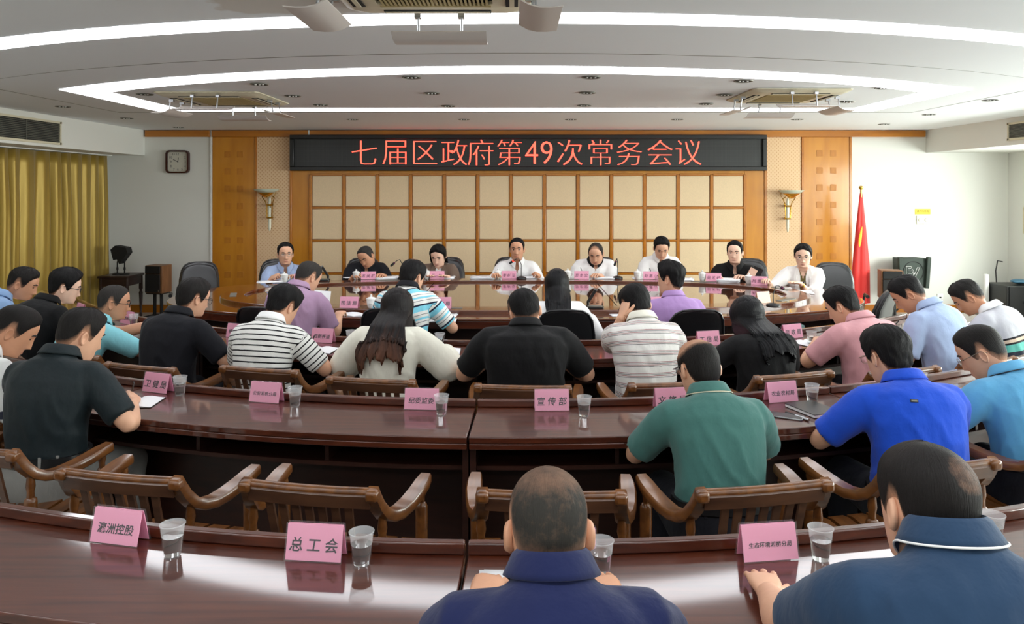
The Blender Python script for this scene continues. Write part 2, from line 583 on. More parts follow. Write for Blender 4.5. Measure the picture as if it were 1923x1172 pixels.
# soffits with their air grilles
struct('soffit_left', MB().box(((XL - 5.42) / 2, (YB + YF) / 2, (2.29 + ZC) / 2), (-5.42 - XL, YB - YF, ZC - 2.29)), M['plaster'])
struct('soffit_right', MB().box(((XR + 6.0) / 2, (YB + YF) / 2, (2.33 + ZC) / 2), (XR - 6.0, YB - YF, ZC - 2.33)), M['plaster'])


def side_grille(x, y0, y1, z0, z1, sgn, label):
    t = thing('air_grille', label, 'vent', (x, (y0 + y1) / 2, (z0 + z1) / 2))
    d, h = (y1 - y0) / 2, (z1 - z0) / 2
    MB().box((0.004 * sgn, 0, 0), (0.006, 2 * d, 2 * h)).build('dark_backing', M['dark'], t)
    f = MB()
    for z in (-h, h): f.box((0.012 * sgn, 0, z), (0.024, 2 * d + 0.05, 0.025))
    for y in (-d, d): f.box((0.012 * sgn, y, 0), (0.024, 0.025, 2 * h + 0.02))
    f.build('frame', M['cream'], t)
    n = 13
    R = Matrix.Rotation(0.6 * sgn, 3, 'Y')
    for k in range(n):
        MB().box((0.012 * sgn, 0, -h + (k + 0.7) * 2 * h / n), (0.016, 2 * d, 0.005), m=R).build('slat', M['vent'], t)
    for y in (-d / 3, d / 3): MB().box((0.02 * sgn, y, 0), (0.006, 0.008, 2 * h)).build('divider', M['vent'], t)


side_grille(-5.42, 7.0, 8.85, 2.335, 2.585, 1, 'dark slatted air grille in the white soffit above the gold curtain')
side_grille(6.0, 7.6, 9.05, 2.40, 2.59, -1, 'dark slatted air grille in the white soffit on the bright window side')

# ---- back wall cladding (children of the wall)
Y0 = YB


def panel(name, x0, x1, z0, z1, depth, m, bevel=0.004):
    c = Vector(((x0 + x1) / 2, Y0 - depth / 2, (z0 + z1) / 2))
    o = MB().box((0, 0, 0), (x1 - x0, depth, z1 - z0)).build(name, m, wb, bevel=bevel)
    o.location = c
    return o


ZT0, ZT1 = bz(257.5), bz(246.5)
for x0, x1 in ((275, 395.5), (400, 580), (583, 1735)):
    panel('wood_cornice_board', bx(x0), bx(x1), ZT0, ZC - 0.004, 0.05, M['maple_dark'])
panel('cable_duct', bx(396), bx(399.5), 0.1, ZC - 0.01, 0.025, M['white'])
panel('cable_duct', bx(580.3), bx(582.7), ZT0 - 0.02, ZC - 0.003, 0.055, M['white'])
for x0, x1 in ((400, 480), (1508, 1595)):
    panel('veneer_panel', bx(x0), bx(x1), 0.10, ZT0, 0.022, M['maple'])
for x0, x1 in ((480, 483), (545, 549), (1434, 1439), (1504, 1508), (1594, 1598)):
    panel('panel_edge_strip', bx(x0), bx(x1), 0.10, ZT0, 0.034, M['maple_dark'])
for x0, x1 in ((483, 545), (1439, 1504)):
    panel('dotted_fabric_panel', bx(x0), bx(x1), 0.10, ZT0, 0.02, M['dots'])
for x0, x1 in ((549, 584), (1397.5, 1434)):
    panel('veneer_panel', bx(x0), bx(x1), 0.10, ZT0, 0.022, M['maple'])
panel('veneer_panel', bx(584), bx(1397.5), bz(328), ZT0, 0.022, M['maple'])
# square inlays, two columns on each tall veneer panel
for cxs in ((428.5, 452), (1538, 1563.5)):
    for cx in cxs:
        for k in range(8):
            cy = (290 if cx < 900 else 288) + 32.2 * k
            panel('square_inlay', bx(cx - 5.8), bx(cx + 5.8), bz(cy + 5.8), bz(cy - 5.8), 0.0245, M['inlay'], 0.0015)
# padded squares in a wooden grid
gx0, gx1, gz = bx(584), bx(1397.5), [bz(v) for v in (328, 390, 451.5, 513.5, 575)]
nc = 13
pw = (gx1 - gx0) / nc
padmesh = None
for i in range(nc):
    for j in range(4):
        a, b = gx0 + i * pw + 0.024, gx0 + (i + 1) * pw - 0.024
        if padmesh is None:
            o = MB().box((0, 0, 0), (b - a, 0.03, gz[0] - gz[1] - 0.036)).build('padded_square', M['pad'], wb, bevel=0.012)
            padmesh = o.data
        else:
            o = bpy.data.objects.new('padded_square', padmesh)
            COL.objects.link(o)
            o.parent = wb
            bv = o.modifiers.new('bevel', 'BEVEL'); bv.width = 0.012; bv.segments = 2
        o.location = ((a + b) / 2, Y0 - 0.015, (gz[j] + gz[j + 1]) / 2)
for i in range(nc + 1):
    x = gx0 + i * pw
    panel('grid_batten', x - 0.022, x + 0.022, gz[4], gz[0], 0.040, M['maple_dark'], 0.006)
for j in range(5):
    for i in range(nc):
        panel('grid_batten', gx0 + i * pw + 0.022, gx0 + (i + 1) * pw - 0.022, gz[j] - 0.016, gz[j] + 0.016, 0.038, M['maple_dark'], 0.006)
struct('baseboard_back', MB().box(((XL + bx(400)) / 2, YB - 0.012, 0.055), (bx(400) - XL, 0.024, 0.11)).box(((bx(1597) + XR) / 2, YB - 0.012, 0.055), (XR - bx(1597), 0.024, 0.11)).box(((bx(400) + bx(1597)) / 2, YB - 0.02, 0.05), (bx(1597) - bx(400), 0.04, 0.10)), M['maple_dark'])

# ================================================================== ON THE WALLS AND CEILING
# LED sign
t = thing('led_sign', 'long black LED sign with red Chinese characters above the padded wall', 'sign', ((bx(549) + bx(1434.5)) / 2, YB - 0.05, (bz(254.5) + bz(321)) / 2))
sw, sh = bx(1434.5) - bx(549), bz(254.5) - bz(321)
f = MB()
for z in (-sh / 2 + 0.03, sh / 2 - 0.03): f.box((0, -0.03, z), (sw, 0.12, 0.06))
for x in (-sw / 2 + 0.03, sw / 2 - 0.03): f.box((x, -0.03, 0), (0.06, 0.12, sh - 0.12))
f.build('sign_frame', M['black'], t, bevel=0.008)
MB().box((0, -0.02, 0), (sw - 0.1, 0.06, sh - 0.1)).build('led_display', M['ledoff'], t)
chars = '七届区政府第49次常务会议'
cs = 0.405
cx = (687, 743, 800, 854, 903, 957, 998, 1026, 1069, 1126, 1180, 1237, 1290)
for ch, x in zip(chars, cx):
    me = text_mesh(ch, cs * (1.03 if ch not in '49' else 1.22), offset=-0.009, extrude=0.002)
    if ch in '49': me.transform(Matrix.Diagonal((0.86, 1, 1, 1)))
    ms = []
    for dx in (-0.004, 0.004):
        m2 = me.copy()
        m2.transform(Matrix.Translation((dx, 0, 0.0005 * dx / 0.004)))
        ms.append(m2)
    mb = MB()
    for m2 in ms: mb.add([v.co[:] for v in m2.vertices], [tuple(p.vertices) for p in m2.polygons])
    o = mb.build('lit_character', M['ledchar'], t, 0, fix=False)
    o.rotation_euler = (PI / 2, 0, 0)
    o.location = (bx(x) - t.location.x, -0.053, 0.005)

# clock
t = thing('wall_clock', 'square maroon framed wall clock on the grey-white wall', 'clock', (bx(335.5), YB, bz(304)))


def rrect(w, h, r, n=6):
    p = []
    for cx, cy, a0 in ((w / 2 - r, h / 2 - r, 0), (-w / 2 + r, h / 2 - r, PI / 2), (-w / 2 + r, -h / 2 + r, PI), (w / 2 - r, -h / 2 + r, 1.5 * PI)):
        for k in range(n + 1):
            a = a0 + PI / 2 * k / n
            p.append((cx + r * math.cos(a), cy + r * math.sin(a)))
    return p


def xz(mb, y0=0.0):
    """lay an xy-drawn shape (z = outwards) flat against the back wall"""
    return mb.move(Matrix(((1, 0, 0, 0), (0, 0, -1, y0), (0, 1, 0, 0), (0, 0, 0, 1))))


xz(MB().slab(rrect(0.29, 0.29, 0.04), rrect(0.335, 0.335, 0.055), 0.0, 0.06, True)).build('clock_frame', M['maroon'], t)
xz(MB().prism(rrect(0.292, 0.292, 0.04), 0.0, 0.025)).build('clock_face', M['clockface'], t)
for k in range(1, 13):
    a = PI / 2 - k * PI / 6
    q = max(abs(math.cos(a)), abs(math.sin(a)))
    lettering(str(k), 0.05, M['ink'], t, Matrix.Translation((0.112 * math.cos(a) / q * (0.92), -0.026, 0.112 * math.sin(a) / q)) @ Matrix.Rotation(PI / 2, 4, 'X'), name='numeral')
for L, a, wd_ in ((0.085, math.radians(152), 0.009), (0.072, math.radians(78), 0.007)):
    xz(MB().box((L / 2 - 0.01, 0, 0.031), (L, wd_, 0.003)).move(Matrix.Rotation(a, 4, 'Z'))).build('clock_hand', M['ink'], t)
xz(MB().prism(rrect(0.288, 0.288, 0.04), 0.04, 0.042)).build('clock_glass', M['glass'], t)


# wall sconces
def sconce(px, py, label, flip):
    t = thing('wall_sconce', label, 'lamp', (bx(px), YB - 0.02, bz(py)))
    yo = -0.13
    MB().lathe([(0.05, 0.185), (0.115, 0.20), (0.172, 0.235), (0.178, 0.248), (0.168, 0.246), (0.11, 0.215), (0.0, 0.195)], (0.03 * flip, yo - 0.03, 0), 28).build('glass_bowl', M['lampglass'], t)
    MB().lathe([(0.0, 0.125), (0.03, 0.13), (0.06, 0.155), (0.112, 0.196), (0.116, 0.203), (0.05, 0.186), (0.0, 0.18)], (0.03 * flip, yo - 0.03, 0), 28).build('brass_cup', M['brass'], t)
    MB().lathe([(0.006, -0.36), (0.014, -0.34), (0.020, -0.30), (0.022, -0.18), (0.034, -0.175), (0.034, -0.155), (0.022, -0.15), (0.022, 0.0), (0.032, 0.005), (0.032, 0.03), (0.022, 0.035), (0.018, 0.10), (0.012, 0.13)], (0, yo + 0.03, 0), 16).build('cream_stem', M['ivory'], t)
    b = MB()
    for dz in (-0.165, 0.018):
        b.lathe([(0.04, dz - 0.012), (0.046, dz), (0.04, dz + 0.012)], (0, yo + 0.03, 0), 16)
        b.tube([(0, yo + 0.03, dz), (0, 0.02, dz)], 0.018, 10)
        b.lathe([(0.05, 0), (0.05, 0.012), (0.02, 0.02)], (0, 0.02, dz), 16, m=Matrix.Rotation(PI / 2, 3, 'X'))
    b.build('wall_bracket', M['brass'], t)
    for k in (-1, 1):
        MB().tube([(0.035 * k, yo + 0.02, -0.16), (0.04 * k, yo + 0.02, 0.0), (0.055 * k, yo + 0.01, 0.07), (0.085 * k, yo - 0.02, 0.125), (0.07 * k + 0.02 * flip, yo - 0.03, 0.15)], 0.007, 8).build('curved_arm', M['brass'], t)
    MB().tube([(-0.03, yo, 0.02), (-0.07, yo, 0.10), (-0.11, yo, 0.17), (-0.10, yo, 0.23), (-0.13, yo, 0.26)] if flip > 0 else [(0.02, yo, -0.02), (0.05, yo - 0.02, 0.10), (0.10, yo - 0.02, 0.19), (0.11, yo - 0.02, 0.24)], 0.004, 6).build('loose_wire', M['brass'], t)


sconce(511.5, 387, 'brass wall lamp with glass bowl between the dim veneer panels on the clock side', -1)
sconce(1473.5, 389, 'brass wall lamp with glass bowl beside the bright veneer panel near the flag', 1)

# downlights
dl0 = None


def downlight(px, py, label, z):
    global dl0
    p = W(px, py, z)
    if dl0 is None:
        dl0 = t = thing('downlight', label, 'downlight', p, group='recessed ceiling downlights')
        MB().lathe([(0.068, 0.006), (0.075, 0.0), (0.072, -0.006), (0.062, -0.004), (0.058, 0.004)], n=24, caps=(False, False)).build('trim_ring', M['vent'], t)
        MB().lathe([(0.064, -0.002), (0.0, -0.0015)], n=24, caps=(False, False)).build('recess_shade_disc', M['dark'], t)  # flat disc, the shade of the hollow put into its colour
        for k in range(3):
            MB().lathe([(0.0, -0.010), (0.007, -0.008), (0.010, -0.002), (0.010, 0.004)], (0.03 * (k - 1), 0.01 * (k % 2) - 0.004, 0), 10).build('bulb', M['porcelain'], t)
    else:
        dup(dl0, p, 0, label)


for names, pts in (('first', [(487, 158), (550, 180), (602, 197)]), ('second', [(773, 145), (811, 175), (842, 199)]),
                   ('third', [(1110, 145), (1103, 174), (1097, 198)]), ('fourth', [(1396, 152), (1361, 178), (1326, 195)])):
    for nm, p in zip(('nearest the camera', 'middle one', 'nearest the LED sign'), pts):
        downlight(p[0], p[1], 'recessed downlight inside light loop, %s, %s file from the curtain' % (nm, names), ZP)
downlight(272, 177, 'recessed downlight inside the light loop, by its corner on the curtain side', ZP)
downlight(1660, 165, 'recessed downlight inside the light loop, by its corner on the window side', ZP)
downlight(1590, 191, 'recessed downlight inside the light loop beside the far edge of the window-side air conditioner', ZP)
for nm, x in zip(('first', 'second', 'third', 'fourth', 'fifth', 'sixth'), (466, 662, 871, 1072, 1272, 1497)):
    downlight(x, 224, 'recessed downlight between light loop and LED sign, %s from the clock side of its row' % nm, ZC)
downlight(335, 239, 'recessed downlight in the ceiling corner above the wall clock', ZC)
downlight(238, 222, 'recessed downlight beside the curtain-side soffit, middle of three', ZC)
downlight(118, 200, 'recessed downlight beside the curtain-side soffit nearest the dark air grille', ZC)
downlight(1660, 233, 'recessed downlight in the ceiling corner above the red flag', ZC)
downlight(1745, 215, 'recessed downlight beside the window-side soffit, middle of three', ZC)
downlight(1860, 188, 'recessed downlight beside the window-side soffit nearest the camera', ZC)


# ceiling air conditioners with hung air deflectors
def cassette(x, y, size, z, label, drop, tilt, rz=0.0):
    t = thing('ceiling_air_conditioner', label, 'air conditioner', (x, y, z), rz)
    h = size / 2
    c = h * 0.16
    def octo(a, cc): return [(a, -a + cc), (a, a - cc), (a - cc, a), (-a + cc, a), (-a, a - cc), (-a, -a + cc), (-a + cc, -a), (a - cc, -a)]
    MB().rings([[(x_, y_, z_) for x_, y_ in octo(a_, c_)] for a_, c_, z_ in ((h, 0.03, 0.0), (h, 0.03, -0.008), (h * 0.93, 0.05, -0.026), (h * 0.88, 0.06, -0.034), (h * 0.60, 0.05, -0.034), (h * 0.60, 0.05, -0.004))], (False, False)).build('housing_panel', M['cream'], t, 30)
    MB().box((0, 0, -0.012), (h * 1.22, h * 1.22, 0.012)).build('dark_backing', M['dark'], t)
    n = 26
    g = MB()
    for k in range(n): g.box((-h * 0.56 + (k + 0.5) * h * 1.12 / n, 0, -0.03), (h * 0.022, h * 1.12, 0.012))
    for y2 in (-0.57, 0.57): g.box((0, y2 * h, -0.03), (h * 1.16, 0.02, 0.016))
    g.box((0, 0, -0.026), (0.02, h * 1.1, 0.01))
    tag(g.build('intake_grille', M['beigegrille'], t), kind='stuff')
    for k in range(4):
        a = k * PI / 2
        R = Matrix.Rotation(a, 4, 'Z')
        MB().box((0, -h * 0.80, -0.0362), (h * 1.15, h * 0.13, 0.004)).move(R).build('air_outlet', M['dark'], t)
        MB().box((0, -h * 0.80, -0.039), (h * 1.13, h * 0.05, 0.004)).move(R).build('outlet_louvre', M['cream'], t)
        q = MB()
        q.sweep([(-h * 0.52, -h * 1.06, -drop), (h * 0.52, -h * 1.06, -drop)],
                [(a2, b2) for a2, b2 in ((-0.085, -0.03), (-0.04, -0.012), (0.0, 0.0), (0.04, 0.003), (0.085, -0.006), (0.085, -0.001), (0.04, 0.008), (0, 0.005), (-0.04, -0.007), (-0.085, -0.025))], Vector((0, math.cos(tilt), math.sin(tilt))))
        p = q.move(R).build('air_deflector', M['deflector'], t)
        for sx in (-0.24, 0.24):
            MB().tube([(sx * h, -h * 1.0, -0.036), (sx * h, -h * 1.04, -drop + 0.01)], 0.006, 6).box((sx * h, -h * 0.98, -0.04), (0.03, 0.04, 0.02)).move(R).build('hanger_rod', M['steel'], p)
    return t


cassette(-2.73, 7.02, 0.93, ZP, 'ceiling air conditioner hung with four plates, inside the light loop on the clock side', 0.16, 0.35)
cassette(2.46, 6.78, 0.86, ZP, 'ceiling air conditioner hung with four plates, inside the light loop on the flag side', 0.16, 0.35)
cassette(-0.36, 3.12, 0.86, ZC, 'large ceiling air conditioner cut by the top of the picture', 0.15, 0.3)
# pipe stub and the water stain beside it
tag(MB().lathe([(0.03, 0.0), (0.045, -0.006), (0.03, -0.012)], W(585, 18, ZC), 16).build('ceiling_cover_cap', M['white'], None), 'small white cap on the stained ceiling beside the nearest air conditioner', 'cover cap')

# light switches with their yellow notice, socket
t = thing('light_switch', 'double light switch below the yellow notice on the bright wall', 'switch', (bx(1732.5), YB, bz(413)))
for k in (-1, 1):
    MB().box((0.047 * k, -0.008, 0), (0.09, 0.016, 0.12)).build('switch_plate', M['ivory'], t, bevel=0.004)
    MB().lathe([(0.0, 0.03), (0.022, 0.03), (0.028, 0.014)], (0.047 * k, 0, 0), 16, m=Matrix.Rotation(PI / 2, 3, 'X')).build('dimmer_knob', M['ivory'], t)
t = thing('notice_card', 'small yellow notice above the light switch', 'sign', (bx(1732.5), YB, bz(397.5)))
MB().box((0, -0.003, 0), (0.225, 0.006, 0.082)).build('notice_sheet', M['yellow'], t)
lettering('请节约用电', 0.034, M['ink'], t, Matrix.Translation((0, -0.0066, 0.006)) @ Matrix.Rotation(PI / 2, 4, 'X'), spacing=1.1)
t = thing('wall_socket', 'white wall socket low on the bright wall', 'socket', (bx(1765), YB, bz(557)))
MB().box((0, -0.006, 0), (0.086, 0.012, 0.086)).build('socket_plate', M['white'], t, bevel=0.004)
MB().box((0, -0.013, -0.012), (0.03, 0.004, 0.02)).build('socket_holes', M['black'], t)
t = thing('notice_board', 'edge of a tan notice board on the window-side wall', 'board', (XR, 10.35, 1.36))
MB().box((-0.01, 0, 0), (0.02, 0.35, 0.36)).build('board_panel', M['beigegrille'], t)
MB().box((-0.012, 0, 0.18), (0.03, 0.37, 0.02)).box((-0.012, 0, -0.18), (0.03, 0.37, 0.02)).box((-0.012, 0.18, 0), (0.03, 0.02, 0.36)).build('board_frame', M['cream'], t)

# gold curtain
cv = []
ny, nz = 420, 14
CX = -5.84
for j in range(nz + 1):
    row = []
    u = j / nz
    z = 2.27 - u * 2.25
    for i in range(ny + 1):
        y = 5.6 + i * (10.72 - 5.6) / ny
        ph = y * 2 * PI / 0.235 + 0.9 * math.sin(y * 3.1) + 0.7 * math.sin(y * 7.3)
        amp = (0.034 + 0.032 * min(1, u * 3)) * (0.75 + 0.35 * math.sin(y * 5.3 + 1))
        x = CX + amp * (math.sin(ph) + 0.35 * math.sin(2 * ph + 1.5 + u)) + 0.012 * noise.noise((y * 9, z * 1.2, 3))
        row.append((x, y + 0.02 * math.sin(ph * 0.5 + u * 1.5) * u, z))
    cv.append(row)
mb = MB().rings(cv, (False, False), closed=False)
t = thing('curtain', 'floor length gold satin curtain along the wall beside the clock', 'curtain', (0, 0, 0))
M['satin'] = mat('gold_satin', rgb(160, 132, 50), 0.42, 0.35, sheen=0.3)
o = mb.build('curtain_fabric', M['satin'], t, 180, fix=False)
so = o.modifiers.new('solid', 'SOLIDIFY'); so.thickness = 0.003
MB().box((CX, 8.15, 2.283), (0.05, 5.2, 0.012)).build('curtain_track', M['white'], t)

# ================================================================== CURVED DESK ROWS
ROWS = {'near': (7.595, 5.46, 5.90, -0.15), 'middle': (9.03, 5.46, 5.91, -0.20), 'far': (10.11, 5.16, 5.57, -0.27)}
TOP = 0.76


def polar(row, r, a):
    yc = ROWS[row][0]
    return (r * math.sin(a), yc - r * math.cos(a))


def radial(row, x, y):
    """turn that faces the centre of the row's arc"""
    return math.atan2(x, ROWS[row][0] - y)


def desk_unit(row, a0, a1, label):
    yc, r0, r1, _ = ROWS[row]
    n = 14
    am = (a0 + a1) / 2
    o = polar(row, (r0 + r1) / 2, am)
    t = thing('conference_desk', label, 'desk', (o[0], o[1], 0), am, group='curved desk rows')
    t.rotation_euler = (0, 0, 0)
    g = 0.0022 / r0 * 2
    A = [a0 + g + (a1 - a0 - 2 * g) * k / n for k in range(n + 1)]

    def band(ri, ro, z0, z1, sub=None):
        P = [polar(row, ri, a) for a in A]
        Q = [polar(row, ro, a) for a in A]
        return MB().slab([(x - o[0], y - o[1]) for x, y in P], [(x - o[0], y - o[1]) for x, y in Q], z0, z1)
    band(r0, r1, TOP - 0.028, TOP).build('desk_top', M['desk'], t, bevel=0.004)
    band(r1 - 0.035, r1, TOP - 0.054, TOP - 0.0285).build('top_edge', M['desk'], t, bevel=0.004)
    band(r0 - 0.004, r0 + 0.026, TOP + 0.001, TOP + 0.036).build('back_ledge', M['desk'], t, bevel=0.005)
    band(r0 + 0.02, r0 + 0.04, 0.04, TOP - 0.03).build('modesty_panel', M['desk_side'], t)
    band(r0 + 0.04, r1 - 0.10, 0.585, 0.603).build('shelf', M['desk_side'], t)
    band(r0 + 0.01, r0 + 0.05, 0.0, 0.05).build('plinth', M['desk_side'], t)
    for a in (A[0] + 0.002, A[-1] - 0.002):
        p = polar(row, (r0 + r1) / 2 - 0.01, a)
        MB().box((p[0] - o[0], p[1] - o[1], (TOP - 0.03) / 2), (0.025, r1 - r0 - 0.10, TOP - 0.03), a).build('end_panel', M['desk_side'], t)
    for f in (1 / 3, 2 / 3):
        a = A[0] + (A[-1] - A[0]) * f
        p = polar(row, (r0 + r1) / 2 - 0.03, a)
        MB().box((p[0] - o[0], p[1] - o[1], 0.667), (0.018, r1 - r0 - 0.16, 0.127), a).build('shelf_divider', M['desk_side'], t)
    return t


UL = 1.80
for row, ks in (('near', (-1, 0)), ('middle', (-2, -1, 0, 1)), ('far', (-3, -2, -1, 0, 1, 2))):
    yc, r0, r1, xg = ROWS[row]
    ag = xg / r1
    w_ = UL / r0
    nm = {'near': 'nearest row', 'middle': 'second row', 'far': 'third row'}[row]
    for k in ks:
        short = 0.35 if (row == 'far' and k == 2) else 1.0
        side = 'curtain' if k < 0 else 'window'
        n_ = (-k - 1) if k < 0 else k
        where = ['by the gap', 'one from the gap', 'at its outer end'][n_]
        desk_unit(row, ag + k * w_, ag + (k + short) * w_, 'curved brown desk in the %s, %s side, %s' % (nm, side, where))

# ================================================================== OVAL TABLE
TC = (0.0, 7.33)


def oval(a, b, n=120, e=2.4):
    p = []
    for k in range(n):
        q = 2 * PI * k / n
        c, s = math.cos(q), math.sin(q)
        p.append((a * math.copysign(abs(c) ** (2 / e), c), b * math.copysign(abs(s) ** (2 / e), s)))
    return p


t = thing('oval_conference_table', 'large polished oval conference table with raised inner rim in front of the back row', 'table', (TC[0], TC[1], 0))
AO, BO = 3.32, 1.36
RIMZ, DISCZ = 0.79, 0.768
MB().slab(oval(2.78, 1.12), oval(AO, BO), TOP - 0.02, TOP, True).build('outer_ring_top', M['table'], t, bevel=0.006)
MB().slab(oval(AO - 0.06, BO - 0.06), oval(AO - 0.006, BO - 0.006), TOP - 0.085, TOP - 0.02, True).build('ring_edge', M['desk'], t, bevel=0.005)
MB().slab(oval(2.62, 0.90), oval(2.84, 1.13), TOP - 0.02, RIMZ, True).build('raised_rim', M['table'], t, bevel=0.006)
P = oval(2.63, 0.91)
MB().prism(P, TOP - 0.03, DISCZ - 0.006).build('centre_panel', M['table'], t)
for a, b in ((-2.6, -0.9), (-0.89, 0.89), (0.9, 2.6)):
    Q = [(min(max(x, a), b), y) for x, y in oval(2.60, 0.885)]
    Q = [q for i, q in enumerate(Q) if q != Q[i - 1]]
    MB().prism(Q, DISCZ - 0.005, DISCZ).build('glass_plate', M['table_glass'], t, bevel=0.001)
S = oval(2.72, 1.02, 240)
for k in range(10):
    i = (k * 24 + 6) % 240
    p, q = Vector(S[i]), Vector(S[(i + 1) % 240])
    a = math.atan2(q.y - p.y, q.x - p.x)
    MB().box((p.x, p.y, RIMZ + 0.001), (0.26, 0.06, 0.004), a).build('cable_slot', M['vent'], t)
E = oval(2.95, 1.05, 24)
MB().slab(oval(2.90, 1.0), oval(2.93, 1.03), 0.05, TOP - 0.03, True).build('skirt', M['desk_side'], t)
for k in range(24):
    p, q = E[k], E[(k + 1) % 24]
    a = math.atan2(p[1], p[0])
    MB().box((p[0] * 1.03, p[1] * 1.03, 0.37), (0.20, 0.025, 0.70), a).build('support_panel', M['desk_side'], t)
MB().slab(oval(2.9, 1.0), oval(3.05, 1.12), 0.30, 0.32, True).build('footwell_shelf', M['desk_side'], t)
for px, py, w_ in ((1127, 619, 0.10), (1501, 602, 0.07)):
    p = D(px, py, 6.30)
    t2 = thing('carton', 'pale blue and yellow-green carton under the oval table %s' % ('near its middle' if px < 1300 else 'at its window end'), 'carton', (p.x, p.y, 0.55))
    MB().box((0, 0, 0.07), (w_, 0.05, 0.06)).build('carton_upper', M['carton'], t2)
    MB().box((0, 0, 0.02), (w_, 0.05, 0.04)).build('carton_lower', M['lime'], t2)

# ================================================================== WOODEN ARMCHAIRS
armchair0 = None
AC_G = 'slatted wooden armchairs at the desk rows'


def build_armchair():
    t = thing('wooden_armchair', '', 'chair')
    wd_, dk = M['chairwood'], M['chairwood_shaded']
    kx, ky, kz = 0.225, -0.26, 0.80
    # crest rail with a rounded top, slightly bowed
    pts = [(x, ky - 0.012 * (1 - (x / 0.22) ** 2), kz - 0.035) for x in (-0.215, -0.11, 0, 0.11, 0.215)]
    sec = [(-0.014, -0.012), (0.012, -0.014), (0.03, -0.016), (0.038, -0.008), (0.04, 0), (0.038, 0.008), (0.03, 0.016), (0.012, 0.012), (-0.014, 0.010)]
    MB().sweep(pts, [(a, b) for a, b in sec], Vector((0, -0.12, 1))).build('top_rail', dk, t, 50)
    MB().tube([(p[0], p[1], p[2] + 0.036) for p in pts], 0.0165, 10).build('crest_bar', wd_, t)
    for s in (-1, 1):
        path = [(s * kx, ky - 0.012, 0.812), (s * kx, ky + 0.004, 0.785), (s * (kx + 0.004), ky + 0.028, 0.745), (s * (kx + 0.012), ky + 0.06, 0.708), (s * (kx + 0.022), ky + 0.10, 0.685),
                (s * (kx + 0.034), ky + 0.15, 0.676), (s * (kx + 0.046), ky + 0.21, 0.680), (s * (kx + 0.055), ky + 0.28, 0.690), (s * (kx + 0.058), ky + 0.34, 0.699), (s * (kx + 0.058), ky + 0.395, 0.704)]
        wd2 = [0.020, 0.022, 0.024, 0.026, 0.028, 0.030, 0.031, 0.031, 0.029, 0.022]
        secs = [[(-w2, -0.012), (-w2 * 0.85, -0.018), (w2 * 0.85, -0.018), (w2, -0.012), (w2, 0.010), (w2 * 0.8, 0.019), (-w2 * 0.8, 0.019), (-w2, 0.010)] for w2 in wd2]
        MB().sweep(path, secs).build('arm', wd_, t, 55)
        MB().box((s * kx, ky - 0.010, 0.797), (0.044, 0.045, 0.040)).build('back_cap', wd_, t, bevel=0.012)
        # rear post: straight below, turned neck under the arm
        MB().lathe([(0.0, 0.0), (0.018, 0.0), (0.021, 0.2), (0.023, 0.42), (0.0235, 0.60), (0.021, 0.612), (0.014, 0.618), (0.013, 0.64), (0.017, 0.66), (0.013, 0.70), (0.0, 0.70)], (s * (kx + 0.010), ky + 0.055, 0), 14).build('rear_leg', wd_, t)
        MB().lathe([(0.0, 0.0), (0.017, 0.0), (0.021, 0.2), (0.023, 0.40), (0.023, 0.61), (0.018, 0.622), (0.012, 0.628), (0.012, 0.645), (0.016, 0.662), (0.012, 0.69), (0.0, 0.69)], (s * (kx + 0.052), ky + 0.36, 0), 14).build('front_leg', wd_, t)
        MB().sweep([(s * (kx + 0.012), ky + 0.07, 0.425), (s * (kx + 0.05), ky + 0.35, 0.43)], [(-0.012, -0.03), (0.012, -0.03), (0.012, 0.03), (-0.012, 0.03)]).build('seat_rail', wd_, t, bevel=0.003)
        MB().tube([(s * (kx + 0.012), ky + 0.06, 0.16), (s * (kx + 0.05), ky + 0.36, 0.16)], 0.012, 8).build('stretcher', dk, t)
    MB().box((0, ky + 0.37, 0.425), (2 * kx + 0.07, 0.024, 0.055)).build('seat_rail', wd_, t, bevel=0.003)
    MB().box((0, ky + 0.075, 0.42), (2 * kx - 0.01, 0.024, 0.05)).build('seat_rail', dk, t, bevel=0.003)
    for k in range(7):
        x = (k - 3) * 0.047
        path = [(x, ky - 0.008 - 0.004 * (1 - abs(k - 3) / 3), 0.760), (x * 0.98, ky + 0.016, 0.67), (x * 0.95, ky + 0.045, 0.57), (x * 0.92, ky + 0.065, 0.49), (x * 0.9, ky + 0.075, 0.43)]
        MB().sweep(path, [(-0.0135, -0.005), (0.0135, -0.005), (0.0135, 0.005), (-0.0135, 0.005)]).build('back_slat', dk, t, 50)
    for k in range(6):
        x0 = (k - 2.5) * 0.079
        x1 = (k - 2.5) * 0.090
        path = [(x0, ky + 0.065, 0.452), (x0 + (x1 - x0) * 0.3, ky + 0.16, 0.446), (x0 + (x1 - x0) * 0.7, ky + 0.27, 0.455), (x1, ky + 0.36, 0.468), (x1, ky + 0.395, 0.462)]
        hw = 0.036
        MB().sweep(path, [(-hw, -0.009), (hw, -0.009), (hw, 0.009), (-hw, 0.009)]).build('seat_plank', wd_, t, 50)
    return t


def armchair(lx, ly, rx, ry, label):
    """placed by where the photograph shows the two ends of its back rail"""
    global armchair0
    a, b = W(lx, ly, 0.815), W(rx, ry, 0.815)
    rz = math.atan2(b.y - a.y, b.x - a.x)
    c = (a + b) / 2
    loc = c - Matrix.Rotation(rz, 3, 'Z') @ Vector((0, -0.272, 0))
    loc.z = 0
    if armchair0 is None:
        armchair0 = build_armchair()
        armchair0.location, armchair0.rotation_euler = loc, (0, 0, rz)
        armchair0['label'], armchair0['group'] = label, AC_G
    else:
        dup(armchair0, loc, rz, label, AC_G)


